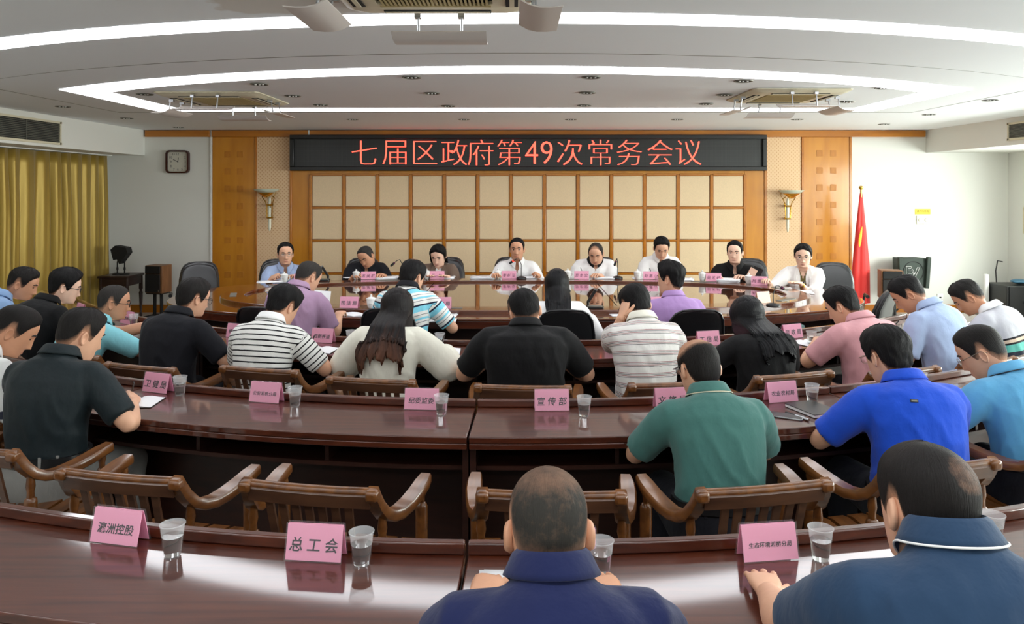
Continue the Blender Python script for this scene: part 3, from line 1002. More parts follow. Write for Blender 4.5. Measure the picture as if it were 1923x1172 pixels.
armchair(113, 881, 333, 900, 'empty wooden armchair beside the seated person in dark green')
armchair(466, 903, 694, 920, 'empty wooden armchair next to the central desk gap, curtain side')
armchair(908, 922, 1164, 926, 'wooden armchair half hidden by the shaven head of the man in navy')
armchair(1318, 922, 1553, 903, 'wooden armchair under the bald man in the green polo')
armchair(1657, 884, 1877, 862, 'wooden armchair under the man in the royal blue polo')
armchair(1955, 835, 2140, 800, 'wooden armchair under the man in the light blue polo with glasses')
armchair(-165, 828, 40, 850, 'wooden armchair under the man in the dark green polo')
armchair(-330, 780, -160, 800, 'wooden armchair under the man in the white polo with a navy sleeve band')
armchair(75, 655, 195, 672, 'wooden armchair under the man in the turquoise polo')
armchair(-75, 640, 30, 655, 'wooden armchair under the man in the loose black shirt by the curtain')
armchair(206, 682, 318, 692, 'wooden armchair under the man in the black polo with glasses next to the striped shirt')
armchair(418, 687, 555, 697, 'wooden armchair under the man in the black and white striped shirt')
armchair(618, 708, 775, 716, 'wooden armchair under the long-haired woman in the cream blouse')
armchair(896, 723, 1068, 726, 'wooden armchair under the broad man in black')
armchair(1188, 722, 1345, 716, 'wooden armchair under the man in the maroon striped shirt')
armchair(1424, 708, 1558, 697, 'wooden armchair under the woman in black')
armchair(1630, 702, 1768, 688, 'wooden armchair under the man in pink')
armchair(1800, 686, 1914, 670, 'wooden armchair under the man in the pale blue short-sleeved shirt')

# ================================================================== BLACK OFFICE CHAIRS
office0 = None


def build_office():
    t = thing('office_chair', '', 'chair')
    rs = []
    H = [(0.40, 0.19, 0.0), (0.46, 0.205, 0.0), (0.60, 0.218, 0.008), (0.75, 0.215, 0.0), (0.86, 0.195, -0.03), (0.91, 0.165, -0.048), (0.935, 0.12, -0.058), (0.942, 0.05, -0.06)]

    def shell(dy, th, k):
        rs = []
        for z, hw, y in H:
            ring = []
            zz = 0.40 + (z - 0.40) * k
            for q in range(20):
                a = 2 * PI * q / 20
                c, s = math.cos(a), math.sin(a)
                x = hw * k * math.copysign(abs(c) ** 0.5, c)
                ring.append((x, y - 0.20 + dy + th * math.copysign(abs(s) ** 0.6, s) - 0.10 * (z - 0.4) + 0.35 * x * x, zz))
            rs.append(ring)
        return MB().rings(rs)
    shell(0.0, 0.028, 1.0).build('back_shell', M['leather'], t, 60)
    shell(0.035, 0.030, 0.955).build('back_cushion', M['leather'], t, 60)
    edge = [(-hw * 0.98, y - 0.205 - 0.10 * (z - 0.4) + 0.35 * hw * hw - 0.015, z) for z, hw, y in H] + [(hw * 0.98, y - 0.205 - 0.10 * (z - 0.4) + 0.35 * hw * hw - 0.015, z) for z, hw, y in reversed(H)]
    MB().tube(edge, 0.008, 6).build('piping', M['leather'], t)
    MB().rings([[((0.23 + d) * math.copysign(abs(math.cos(a)) ** 0.5, math.cos(a)), 0.02 + (0.23 + d) * math.copysign(abs(math.sin(a)) ** 0.5, math.sin(a)), z) for a in [2 * PI * q / 24 for q in range(24)]]
                for d, z in ((-0.03, 0.36), (0, 0.385), (0, 0.43), (-0.04, 0.455))]).build('seat_cushion', M['leather'], t, 60)
    MB().lathe([(0.0, 0.10), (0.03, 0.10), (0.03, 0.25), (0.022, 0.26), (0.022, 0.36), (0.0, 0.36)]).build('gas_column', M['black'], t)
    for k in range(5):
        a = 2 * PI * k / 5 + 0.3
        c, s = math.cos(a), math.sin(a)
        MB().tube([(0.02 * c, 0.02 * s, 0.12), (0.15 * c, 0.15 * s, 0.10), (0.27 * c, 0.27 * s, 0.075)], [0.024, 0.02, 0.016], 8).build('base_leg', M['black'], t)
        MB().lathe([(0.0, -0.02), (0.026, -0.02), (0.028, 0), (0.026, 0.02), (0.0, 0.02)], (0.28 * c, 0.28 * s, 0.028), 12, m=Matrix.Rotation(a, 3, 'Z') @ Matrix.Rotation(PI / 2, 3, 'X')).build('caster', M['rubber'], t)
    for s in (-1, 1):
        MB().tube([(s * 0.23, -0.10, 0.40), (s * 0.275, -0.08, 0.42), (s * 0.285, -0.06, 0.60), (s * 0.28, 0.0, 0.625), (s * 0.275, 0.14, 0.62)], [0.014, 0.014, 0.014, 0.02, 0.02], 8).build('armrest', M['black'], t)
    return t


def office(x, y, yaw, label, z=0.0):
    global office0
    if office0 is None:
        office0 = build_office()
        office0.location, office0.rotation_euler = (x, y, z), (0, 0, yaw)
        office0['label'], office0['group'] = label, 'black office chairs at the oval table'
    else:
        dup(office0, (x, y, z), yaw, label, 'black office chairs at the oval table')


def oc_at(px, y): return (px - PX) * y / FOC


R_ = math.radians
office(oc_at(1057, 5.60), 5.60, 0.0, 'black leather office chair under the woman in white with her back to the camera')
office(oc_at(1287, 5.62), 5.62, R_(4), 'black leather office chair under the man in the lavender polo')
office(oc_at(747, 5.66), 5.66, R_(-6), 'black leather office chair under the man in the blue banded polo')
office(oc_at(527, 5.72), 5.72, R_(-12), 'black leather office chair under the man in the mauve polo')
office(oc_at(372, 8.45), 8.45, R_(200), 'empty black office chair at the clock end of the oval table')
office(oc_at(1612, 6.72), 6.72, R_(48), 'empty black office chair turned sideways at the window end of the oval table')
office(oc_at(1574, 8.35), 8.35, R_(180 - 12), 'empty black office chair in front of the red flag')
for px, yy, yaw, lab in ((520, 8.78, 195, 'the man in the light blue shirt with glasses'), (680, 8.95, 188, 'the man in black bending over his notes in the back row'),
                         (838, 9.05, 182, 'the woman in the brown blazer'), (959, 9.05, 180, 'the speaking man in the white shirt'), (1128, 9.05, 176, 'the man in the white polo with a black collar'),
                         (1247, 8.95, 174, 'the man in the plain white polo'), (1409, 8.85, 165, 'the man in black with a wristwatch')):
    office(oc_at(px, yy), yy, R_(yaw), 'black office chair behind ' + lab)

# ================================================================== SPEAKERS, SIDE TABLE, FLAG, RACK
# small dark table by the curtain
tp = D(218, 583, 10.25)
t = thing('side_table', 'old dark wooden side table with turned legs by the gold curtain', 'table', (tp.x + 0.02, 10.35, 0))
MB().box((0, 0, 0.60), (0.42, 0.46, 0.03)).build('table_top', M['oldwood'], t, bevel=0.006)
MB().box((0, 0, 0.53), (0.38, 0.42, 0.11)).build('apron', M['oldwood'], t)
for sx in (-1, 1):
    for sy in (-1, 1):
        MB().lathe([(0.0, 0), (0.014, 0.0), (0.02, 0.03), (0.014, 0.06), (0.022, 0.25), (0.026, 0.34), (0.015, 0.37), (0.026, 0.40), (0.024, 0.585), (0.0, 0.585)], (sx * 0.175, sy * 0.19, 0), 12).build('leg', M['oldwood'], t)
# stage lamp head on twin posts, standing on it
t = thing('projector_lamp', 'black lamp head on two thin posts standing on the old side table', 'lamp', (tp.x + 0.03, 10.33, 0.615))
q = MB().prism([(-0.116, 0.194), (-0.055, 0.249), (0.10, 0.221), (0.119, 0.149), (0.006, -0.005), (-0.039, 0.083), (-0.077, 0.05)], -0.07, 0.07)
q.move(Matrix.Translation((0, 0, 0.155)) @ Matrix(((1, 0, 0, 0), (0, 0, 1, 0), (0, 1, 0, 0), (0, 0, 0, 1))))
q.build('lamp_head', M['rubber'], t, 20)
for k, x in enumerate((-0.055, 0.045)):
    MB().tube([(x, 0, 0.01), (x, 0, 0.17), (x * 0.6, 0, 0.24)], [0.010, 0.009, 0.011], 8).build('post', M['rubber'], t)
    MB().lathe([(0.0, 0), (0.065, 0.0), (0.06, 0.012), (0.012, 0.022), (0.0, 0.022)], (x, 0, 0), 18).build('foot', M['rubber'], t)
    MB().lathe([(0.0, 0.06), (0.014, 0.065), (0.014, 0.10), (0.0, 0.105)], (x, 0, 0), 10).build('clamp', M['rubber'], t)


def speaker(px, py_top, py_bot, y, rz, label, w_=0.26, d_=0.26, h_=0.40, zb=0.0):
    p = D(px, py_bot, y)
    t = thing('loudspeaker', label, 'speaker', (p.x, y, p.z), rz)
    MB().box((0, 0.01, h_ / 2), (w_, d_ - 0.02, h_)).build('cabinet', M['speakerwood'], t, bevel=0.004)
    MB().box((0, -d_ / 2, h_ * 0.36), (w_ - 0.035, 0.022, h_ * 0.66)).build('lower_grille', M['rubber'], t, bevel=0.006)
    MB().box((0, -d_ / 2, h_ * 0.845), (w_ - 0.035, 0.022, h_ * 0.27)).build('upper_grille', M['rubber'], t, bevel=0.006)
    MB().box((w_ * 0.38, -d_ / 2 - 0.012, h_ * 0.09), (0.01, 0.004, 0.03)).build('badge', M['steel'], t)
    s = thing('speaker_stand', 'black two-post stand under the ' + label.split(' by ')[0].split(' standing')[0] + (' by the clock' if rz > R_(-12) else ' near the flag'), 'stand', (p.x, y, 0), rz)
    MB().box((0, 0, p.z - 0.009), (w_ * 0.9, d_ * 0.8, 0.016)).build('top_plate', M['rubber'], s)
    for sx in (-1, 1):
        MB().tube([(sx * 0.055, 0, 0.03), (sx * 0.05, 0, p.z - 0.012)], 0.022, 10).build('post', M['rubber'], s)
    MB().box((0, 0, 0.022), (w_ + 0.02, d_ + 0.02, 0.02)).build('base_plate', M['rubber'], s, bevel=0.004)
    for sx in (-1, 1):
        for sy in (-1, 1):
            MB().lathe([(0.0, 0.0), (0.01, 0.0), (0.014, 0.012), (0.0, 0.014)], (sx * w_ * 0.45, sy * d_ * 0.45, 0), 8).build('spike', M['steel'], s)


speaker(297, 500, 549, 10.45, R_(-10), 'walnut-sided loudspeaker by the grey wall under the clock', 0.26, 0.24, 0.385)
speaker(1672, 507, 560, 10.15, R_(-14), 'walnut-sided loudspeaker standing in front of the big dark green speaker', 0.275, 0.24, 0.385)
# big EV speaker on its stand
p = D(1714, 541, 10.55)
t = thing('stage_speaker', 'large dark green speaker box lettered EV on the bright wall side', 'speaker', (p.x, 10.6, p.z), R_(3))
MB().rings([[(x, -0.06 + 0.25 * (y > 0), z) for x, y, z in ((-wd_, 0, z), (wd_, 0, z), (wd_ * 0.75, 1, z), (-wd_ * 0.75, 1, z))] for wd_, z in ((0.19, 0.0), (0.20, 0.05), (0.215, 0.40), (0.215, 0.42))]).build('cabinet', M['evgreen'], t, bevel=0.01)
for s in (-1, 1):
    MB().sweep([(s * 0.185, -0.07, 0.0), (s * 0.21, -0.085, 0.44)], [(-0.028, -0.025), (0.028, -0.025), (0.028, 0.025), (-0.028, 0.025)]).build('corner_rib', M['evgreen'], t, bevel=0.008)
circ = lambda r0_, r1_: MB().slab([(r0_ * math.cos(a), r0_ * math.sin(a)) for a in [2 * PI * k / 40 for k in range(40)]], [(r1_ * math.cos(a), r1_ * math.sin(a)) for a in [2 * PI * k / 40 for k in range(40)]], 0, 0.006, True)
XZ = Matrix(((1, 0, 0, 0), (0, 0, -1, 0), (0, 1, 0, 0), (0, 0, 0, 1)))
circ(0.142, 0.149).move(Matrix.Translation((0.0, -0.06, 0.23)) @ XZ).build('ring_groove', M['rubber'], t)
lg = MB()


def stroke(pts, wd_=0.0052):
    lg.tube([(x * 1.22, -0.068, 0.23 + (z - 0.253) * 1.22) for x, z in pts], wd_ / 2, 5)


stroke([(-0.088, 0.315), (-0.030, 0.315), (-0.026, 0.305), (-0.030, 0.294), (-0.066, 0.294), (-0.066, 0.277), (-0.040, 0.277), (-0.040, 0.255), (-0.066, 0.255), (-0.066, 0.236), (-0.022, 0.236), (-0.022, 0.215), (-0.088, 0.215), (-0.088, 0.315)])
stroke([(-0.022, 0.282), (-0.012, 0.282), (-0.006, 0.266), (0.003, 0.262), (0.012, 0.225), (0.044, 0.305), (0.072, 0.305), (0.022, 0.195), (0.004, 0.195), (-0.008, 0.248), (-0.022, 0.264), (-0.022, 0.282)])
lg.build('logo_outline', M['white'], t)
s = thing('speaker_stand', 'thin black pole stand under the large dark green speaker', 'stand', (p.x, 10.66, 0))
MB().tube([(0, 0, 0.02), (0, 0, p.z)], 0.018, 10).build('pole', M['rubber'], s)
for k in range(3):
    a = k * 2 * PI / 3 + 0.5
    MB().tube([(0, 0, 0.22), (0.2 * math.cos(a), 0.2 * math.sin(a) * 0.8, 0.012)], 0.011, 8).build('leg', M['rubber'], s)
p = D(1700, 600, 10.45)
t = thing('adapter_box', 'flat black adapter box with a cable on the floor by the speaker stand', 'adapter', (p.x, 10.4, 0))
MB().box((0, 0, 0.02), (0.17, 0.12, 0.04)).build('box_body', M['black'], t, bevel=0.006)
MB().tube([(-0.08, 0, 0.02), (-0.18, 0.02, 0.01), (-0.24, 0.10, 0.06), (-0.26, 0.15, 0.20)], 0.006, 6).build('cable', M['black'], t)

# flag
p = D(1617, 356, 10.35)
t = thing('flag', 'red flag with a gold emblem hanging folded on its pole against the white wall', 'flag', (p.x, 10.35, 0))
MB().tube([(0, 0, 0.05), (0, 0, 1.78)], 0.013, 10).build('flag_pole', M['brass'], t)
MB().lathe([(0.0, 1.77), (0.012, 1.775), (0.012, 1.79), (0.024, 1.80), (0.03, 1.818), (0.024, 1.838), (0.0, 1.848)], n=16).build('finial', M['brass'], t)
MB().lathe([(0.0, 0.0), (0.16, 0.0), (0.15, 0.03), (0.03, 0.06), (0.0, 0.06)], n=20).build('pole_base', M['brass'], t)
rs = []
for j in range(22):
    u = j / 21
    z = 1.74 - u * 1.52
    R = 0.016 + 0.072 * min(1, u * 1.5) ** 0.9 + 0.022 * u
    ring = []
    for q in range(48):
        a = 2 * PI * q / 48
        f_ = 1 + 0.16 * math.sin(5 * a + 0.8 + u * 0.9) * min(1, u * 4) + 0.05 * math.sin(11 * a + u)
        ring.append((R * 1.05 * f_ * math.cos(a) - 0.02 * u, R * 0.55 * f_ * math.sin(a) - 0.02 * u, z))
    rs.append(ring)
fm = MB().rings(rs).build('flag_cloth', M['flagred'], t, 70)
g = []
for k in range(9):
    u = k / 8
    g.append((-0.058 + 0.052 * u ** 1.4, -0.046 - 0.036 * (1 - u), 1.00 + 0.28 * u))
MB().tube(g, [0.004, 0.014, 0.019, 0.020, 0.020, 0.018, 0.014, 0.009, 0.003], 8, flat=0.4).build('gold_sickle', M['flaggold'], t)

# equipment rack in the bright corner
p = D(1915, 600, 10.45)
t = thing('equipment_cabinet', 'black equipment cabinet in the bright corner with a blue bag on it', 'cabinet', (6.92, 10.35, 0))
MB().box((0, 0, 0.26), (0.50, 0.46, 0.44)).build('cabinet_body', M['black'], t, bevel=0.008)
MB().box((0, -0.235, 0.27), (0.44, 0.012, 0.40)).build('door', M['rubber'], t)
MB().lathe([(0.0, 0.02), (0.014, 0.018), (0.016, 0.0)], (-0.02, -0.245, 0.27), 12, m=Matrix.Rotation(PI / 2, 3, 'X')).build('lock_knob', M['steel'], t)
for sx in (-1, 1):
    for sy in (-1, 1): MB().lathe([(0.0, 0.0), (0.025, 0.0), (0.025, 0.04), (0.0, 0.04)], (sx * 0.2, sy * 0.18, 0), 10).build('caster', M['rubber'], t)
b = MB()
rs = []
for k in range(8):
    u = k / 7
    rs.append([((0.12 * math.sin(PI * (0.15 + 0.8 * (1 - u)))) * (1 + 0.18 * math.sin(3 * a + k)) * math.cos(a), 0.09 * (1 + 0.15 * math.sin(4 * a)) * math.sin(a) * math.sin(PI * (0.15 + 0.8 * (1 - u))), 0.07 * u) for a in [2 * PI * q / 20 for q in range(20)]])
b.rings(rs)
o = b.build('plastic_bag', M['blue_bag'], None, 80)
o.location = (6.98, 10.32, 0.482)
tag(o, 'crumpled blue plastic bag on the black equipment cabinet', 'bag')
tag(MB().tube([(6.71, 10.40, 0.50), (6.70, 10.40, 0.66), (6.74, 10.42, 0.80), (6.82, 10.44, 0.78), (6.80, 10.44, 0.90)][:4], 0.009, 6).build('cable', M['black'], None), 'black cable looping up from the equipment cabinet', 'cable')
tag(MB().box((6.63, 10.5, 0.30), (0.05, 0.05, 0.60)).build('white_post', M['white'], None, bevel=0.004), 'short white post beside the black equipment cabinet', 'post')

# ================================================================== PEOPLE
def smooth(a, b, x):
    t = np.clip((np.asarray(x, float) - a) / (b - a), 0, 1)
    return t * t * (3 - 2 * t)


# head outline by height (head centre = between the ears, y forward)
_zk = np.array([-0.22, -0.19, -0.16, -0.135, -0.122, -0.116, -0.108, -0.095, -0.075, -0.055, -0.03, 0.0, 0.03])
_hw = np.array([0.061, 0.056, 0.054, 0.0535, 0.054, 0.052, 0.052, 0.057, 0.064, 0.069, 0.073, 0.0765, 0.0775])
_fr = np.array([0.030, 0.026, 0.026, 0.032, 0.046, 0.064, 0.078, 0.086, 0.089, 0.089, 0.091, 0.093, 0.094])
_bk = np.array([0.070, 0.064, 0.061, 0.060, 0.060, 0.060, 0.061, 0.063, 0.068, 0.077, 0.089, 0.098, 0.101])
_zz = np.linspace(-0.22, 0.03, 300)
_ker = np.hanning(13) / np.hanning(13).sum()


def _sm(t):
    q = np.interp(_zz, _zk, t)
    return np.convolve(np.pad(q, 6, mode='edge'), _ker, 'valid')


_HW, _FR, _BK = _sm(_hw), _sm(_fr), _sm(_bk)
ZTOP = 0.124


def head_surf(phi, z, jaw=1.0):
    """skin surface of the head; phi from the face round to the right; arrays"""
    phi, z = np.broadcast_arrays(np.asarray(phi, float), np.asarray(z, float))
    u = np.clip((z - 0.03) / (ZTOP - 0.03), 0, 1)
    low = z < 0.03
    hw = np.where(low, np.interp(z, _zz, _HW), 0.0775 * np.sqrt(np.clip(1 - u ** 2.3, 0, 1)))
    fr = np.where(low, np.interp(z, _zz, _FR), 0.094 * np.sqrt(np.clip(1 - u ** 2.5, 0, 1)))
    bk = np.where(low, np.interp(z, _zz, _BK), 0.101 * np.sqrt(np.clip(1 - u ** 2.4, 0, 1)))
    hw = hw * np.where(z < -0.02, 1 + (jaw - 1) * smooth(-0.02, -0.08, z), 1)
    c, s = np.cos(phi), np.sin(phi)
    p = 2.25
    x = hw * np.sign(s) * np.abs(s) ** (2 / p)
    y = np.where(c > 0, fr, bk) * np.sign(c) * np.abs(c) ** (2 / p)
    m = np.clip(c, 0, 1) ** 1.5
    nose = np.interp(z, [-0.052, -0.046, -0.036, -0.02, 0.012, 0.03, 0.04], [0, 0.004, 0.024, 0.017, 0.006, 0.003, 0])
    nw = np.interp(z, [-0.05, -0.036, 0.0, 0.03], [0.017, 0.0155, 0.010, 0.012])
    d = nose * np.exp(-(x / nw) ** 2)
    ax = np.abs(x)
    d = d - 0.008 * np.exp(-((ax - 0.031) / 0.015) ** 2 - ((z - 0.010) / 0.012) ** 2)
    d = d + 0.003 * np.exp(-((z - 0.030) / 0.008) ** 2) * np.exp(-(ax / 0.045) ** 4)
    d = d + 0.005 * np.exp(-(x / 0.022) ** 2 - ((z + 0.067) / 0.010) ** 2)
    d = d - 0.003 * np.exp(-(x / 0.022) ** 2 - ((z + 0.083) / 0.006) ** 2)
    d = d + 0.005 * np.exp(-(x / 0.022) ** 2 - ((z + 0.100) / 0.010) ** 2)
    d = d + 0.003 * np.exp(-((ax - 0.043) / 0.016) ** 2 - ((z + 0.02) / 0.018) ** 2)
    return np.stack([x, y + d * m, z], -1)


def grid_quads(nr, nc, wrap=True):
    i, j = np.meshgrid(np.arange(nr - 1), np.arange(nc if wrap else nc - 1), indexing='ij')
    a = (i * nc + j).ravel()
    b = (i * nc + (j + 1) % nc).ravel()
    return np.stack([a, b, b + nc, a + nc], -1)


_zr = np.concatenate([np.linspace(-0.21, -0.125, 7), np.linspace(-0.118, 0.05, 34), 0.05 + (ZTOP - 0.05) * np.sin(np.linspace(0.12, PI / 2, 14))])
_ph = np.linspace(0, 2 * PI, 57)[:-1]


def head_mesh(jaw=1.0):
    P = head_surf(_ph[None, :], _zr[:, None], jaw)
    return P.reshape(-1, 3), grid_quads(len(_zr), len(_ph))


def face_point(x, z):
    """point of the face at this x and height"""
    f = np.linspace(-1.2, 1.2, 121)
    P = head_surf(f, np.full_like(f, z))
    i = np.argmin(np.abs(P[:, 0] - x))
    return P[i]


def ear_mesh(s):
    """one ear: a dished shell with a rim and a lobe"""
    nr, nc = 7, 16
    vs = []
    for i in range(nr):
        r = i / (nr - 1)
        for j in range(nc):
            a = 2 * PI * j / nc
            w_ = 0.018 * (1 - 0.22 * (math.sin(a) < 0) * abs(math.sin(a)))
            y = w_ * r * math.cos(a)
            z = 0.033 * r * math.sin(a)
            x = 0.006 + 0.007 * (math.exp(-((r - 0.86) / 0.16) ** 2)) - 0.006 * math.exp(-(r / 0.45) ** 2) - 0.010 * (r > 0.98)
            if math.sin(a) < -0.7: x += 0.002
            vs.append((x, y, z))
    V = np.array(vs)
    # back shell, closing on the skull
    B = V.copy()
    B[:, 0] = -0.010 + 0.002 * (1 - np.abs(V[:, 1]) / 0.02)
    out = V[(nr - 1) * nc:].copy()
    Q = grid_quads(nr, nc)
    ring = B[(nr - 1) * nc:] * [1, 0.7, 0.8]
    V2 = np.concatenate([V, ring])
    n = (nr - 1) * nc
    Q2 = np.array([[n + j, n + (j + 1) % nc, n + nc + (j + 1) % nc, n + nc + j] for j in range(nc)])
    V2[:, 0] *= 0.75
    V2[:, 0] += 0.009 * np.clip(-V2[:, 1] / 0.02, -0.3, 1)      # rear edge stands off the head
    V2 = V2 * [s, 1, 1] + [s * 0.077, -0.012, -0.004]
    return V2, np.concatenate([Q, Q2])


def finger(base, d, up, side, L, r, curls):
    """a bent finger: three segments turning about its side axis; returns ring list"""
    pts, rad = [base - d * 0.012], [r * 1.05]
    p, dd, uu = base.copy(), d.copy(), up.copy()
    pts.append(p.copy()); rad.append(r * 1.02)
    for k, (f, c) in enumerate(zip((0.45, 0.31, 0.24), curls)):
        R = Matrix.Rotation(-c, 3, side)
        dd, uu = R @ dd, R @ uu
        pts.append(p + dd * L * f * 0.5); rad.append(r * (0.96 - 0.07 * k))
        p = p + dd * L * f
        pts.append(p.copy()); rad.append(r * (0.97 - 0.09 * k) if k < 2 else r * 0.62)
    pts.append(p + dd * r * 0.45); rad.append(r * 0.25)
    return pts, rad


POSES = {'flat': ((0.12, 0.18, 0.12), 0.25), 'relax': ((0.35, 0.5, 0.35), 0.4), 'grip': ((0.75, 0.95, 0.5), 0.75), 'fist': ((1.1, 1.4, 0.8), 0.9)}


def hand_mesh(mb, wr, d, up, s, pose, k=1.0):
    """palm, four fingers and a thumb; s=+1 right hand, thumb towards the body's middle"""
    d = d.normalized()
    up = (up - d * up.dot(d)).normalized()
    side = d.cross(up)                       # towards the body's right
    tdir = side * -s                         # thumb side
    (c1, c2, c3), th = POSES[pose]
    rs = []
    for t, w_, h, o in ((-0.02, 0.026, 0.019, 0), (0.0, 0.027, 0.018, 0), (0.025, 0.034, 0.017, 0.003), (0.055, 0.041, 0.0155, 0.002), (0.082, 0.041, 0.013, 0.0), (0.092, 0.036, 0.010, 0)):
        ring = []
        for q in range(14):
            a = 2 * PI * q / 14
            cx, sx = math.cos(a), math.sin(a)
            ring.append(wr + d * t * k + tdir * (o + w_ * math.copysign(abs(cx) ** 0.75, cx)) * k + up * (h * math.copysign(abs(sx) ** 0.8, sx)) * k)
        rs.append(ring)
    mb.rings(rs)
    for i, (off, L, r, sp) in enumerate(((0.030, 0.070, 0.0088, 0.10), (0.010, 0.078, 0.0092, 0.03), (-0.011, 0.072, 0.0088, -0.04), (-0.030, 0.056, 0.0078, -0.12))):
        base = wr + (d * (0.084 - 0.006 * abs(i - 1)) + tdir * off + up * 0.001) * k
        dd = (d + tdir * sp).normalized()
        e = 1 + 0.12 * i if pose != 'flat' else 1
        pts, rad = finger(base, dd, up, side, L * k, r * k, (c1 * e, c2 * e, c3))
        mb.tube(pts, rad, 8)
    base = wr + (d * 0.022 + tdir * 0.026 - up * 0.004) * k
    dd = (d * 0.75 + tdir * (0.75 - 0.4 * th) - up * (0.15 + 0.4 * th)).normalized()
    pts = [base - dd * 0.01, base, base + dd * 0.028 * k]
    d2 = (dd + d * 0.35 - tdir * 0.45 * th).normalized()
    pts += [pts[-1] + d2 * 0.016 * k, pts[-1] + d2 * 0.030 * k]
    d3 = (d2 + d * 0.15 - tdir * 0.3 * th).normalized()
    pts += [pts[-1] + d3 * 0.014 * k, pts[-1] + d3 * 0.024 * k, pts[-1] + d3 * 0.028 * k]
    mb.tube(pts, [r * k for r in (0.013, 0.014, 0.0125, 0.0105, 0.0098, 0.0092, 0.0065, 0.0025)], 8)


def ik(S, Wt, l1, l2, pole):
    v = Wt - S
    L = v.length
    if L > 0.985 * (l1 + l2):
        v = v * (0.985 * (l1 + l2) / L)
        L = v.length
    if L < 0.12:
        v = v.normalized() * 0.12
        L = 0.12
    d = v.normalized()
    a = (l1 * l1 - l2 * l2 + L * L) / (2 * L)
    h = math.sqrt(max(0, l1 * l1 - a * a))
    pp = (pole - d * pole.dot(d)).normalized()
    return S + d * a + pp * h, S + v


def ring_at(c, t, right, hw, fr, bk, n=20, p=2.3):
    """cross-section of the trunk around c, square to t"""
    right = (right - t * right.dot(t)).normalized()
    f = t.cross(right)                      # forward
    out = []
    for k in range(n):
        a = 2 * PI * k / n
        cs, sn = math.cos(a), math.sin(a)
        x = hw * math.copysign(abs(cs) ** (2 / p), cs)
        y = (fr if sn > 0 else bk) * math.copysign(abs(sn) ** (2 / p), sn)
        out.append(c + right * x + f * y)
    return out


def remesh(mb, voxel, its):
    me = bpy.data.meshes.new('tmp')
    me.from_pydata(mb.v, [], mb.f)
    import bmesh
    bm = bmesh.new(); bm.from_mesh(me); bmesh.ops.recalc_face_normals(bm, faces=bm.faces); bm.to_mesh(me); bm.free()
    o = bpy.data.objects.new('tmp', me)
    COL.objects.link(o)
    r = o.modifiers.new('r', 'REMESH'); r.mode = 'VOXEL'; r.voxel_size = voxel
    s = o.modifiers.new('s', 'SMOOTH'); s.factor = 0.5; s.iterations = its
    ev = o.evaluated_get(bpy.context.evaluated_depsgraph_get())
    m2 = ev.to_mesh()
    n = len(m2.vertices)
    V = np.empty(n * 3, np.float32); m2.vertices.foreach_get('co', V)
    F = np.empty(len(m2.polygons), np.int32); m2.polygons.foreach_get('loop_total', F)
    L = np.empty(len(m2.loops), np.int32); m2.loops.foreach_get('vertex_index', L)
    ev.to_mesh_clear()
    bpy.data.objects.remove(o); bpy.data.meshes.remove(me)
    assert (F == 4).all()
    return V.reshape(-1, 3).astype(float), L.reshape(-1, 4)


def seg_param(P, a, b):
    ab = b - a
    t = np.clip(((P - a) @ ab) / (ab @ ab), 0, 1)
    return t, np.linalg.norm(P - (a + t[:, None] * ab), axis=1)


# ---- materials of people
def skin_mat(name, c):
    m = mat(name, c, 0.48, spec=0.4, var=(18, 0.06), bump=(260, 0.05))
    p = m.node_tree.nodes['Principled BSDF']
    nt = m.node_tree
    at = nt.nodes.new('ShaderNodeAttribute'); at.attribute_name = 'lip'
    mx = nt.nodes.new('ShaderNodeMix'); mx.data_type = 'RGBA'
    src = p.inputs['Base Color'].links[0].from_socket
    nt.links.new(src, mx.inputs[6])
    mx.inputs[7].default_value = rgb(150, 72, 68)
    nt.links.new(at.outputs['Fac'], mx.inputs[0])
    nt.links.new(mx.outputs[2], p.inputs['Base Color'])
    p.inputs['Subsurface Weight'].default_value = 0.0
    return m


SKIN = {'mid': skin_mat('skin_medium', rgb(220, 170, 140)), 'tan': skin_mat('skin_tan', rgb(204, 150, 118)), 'pale': skin_mat('skin_pale', rgb(236, 194, 170))}


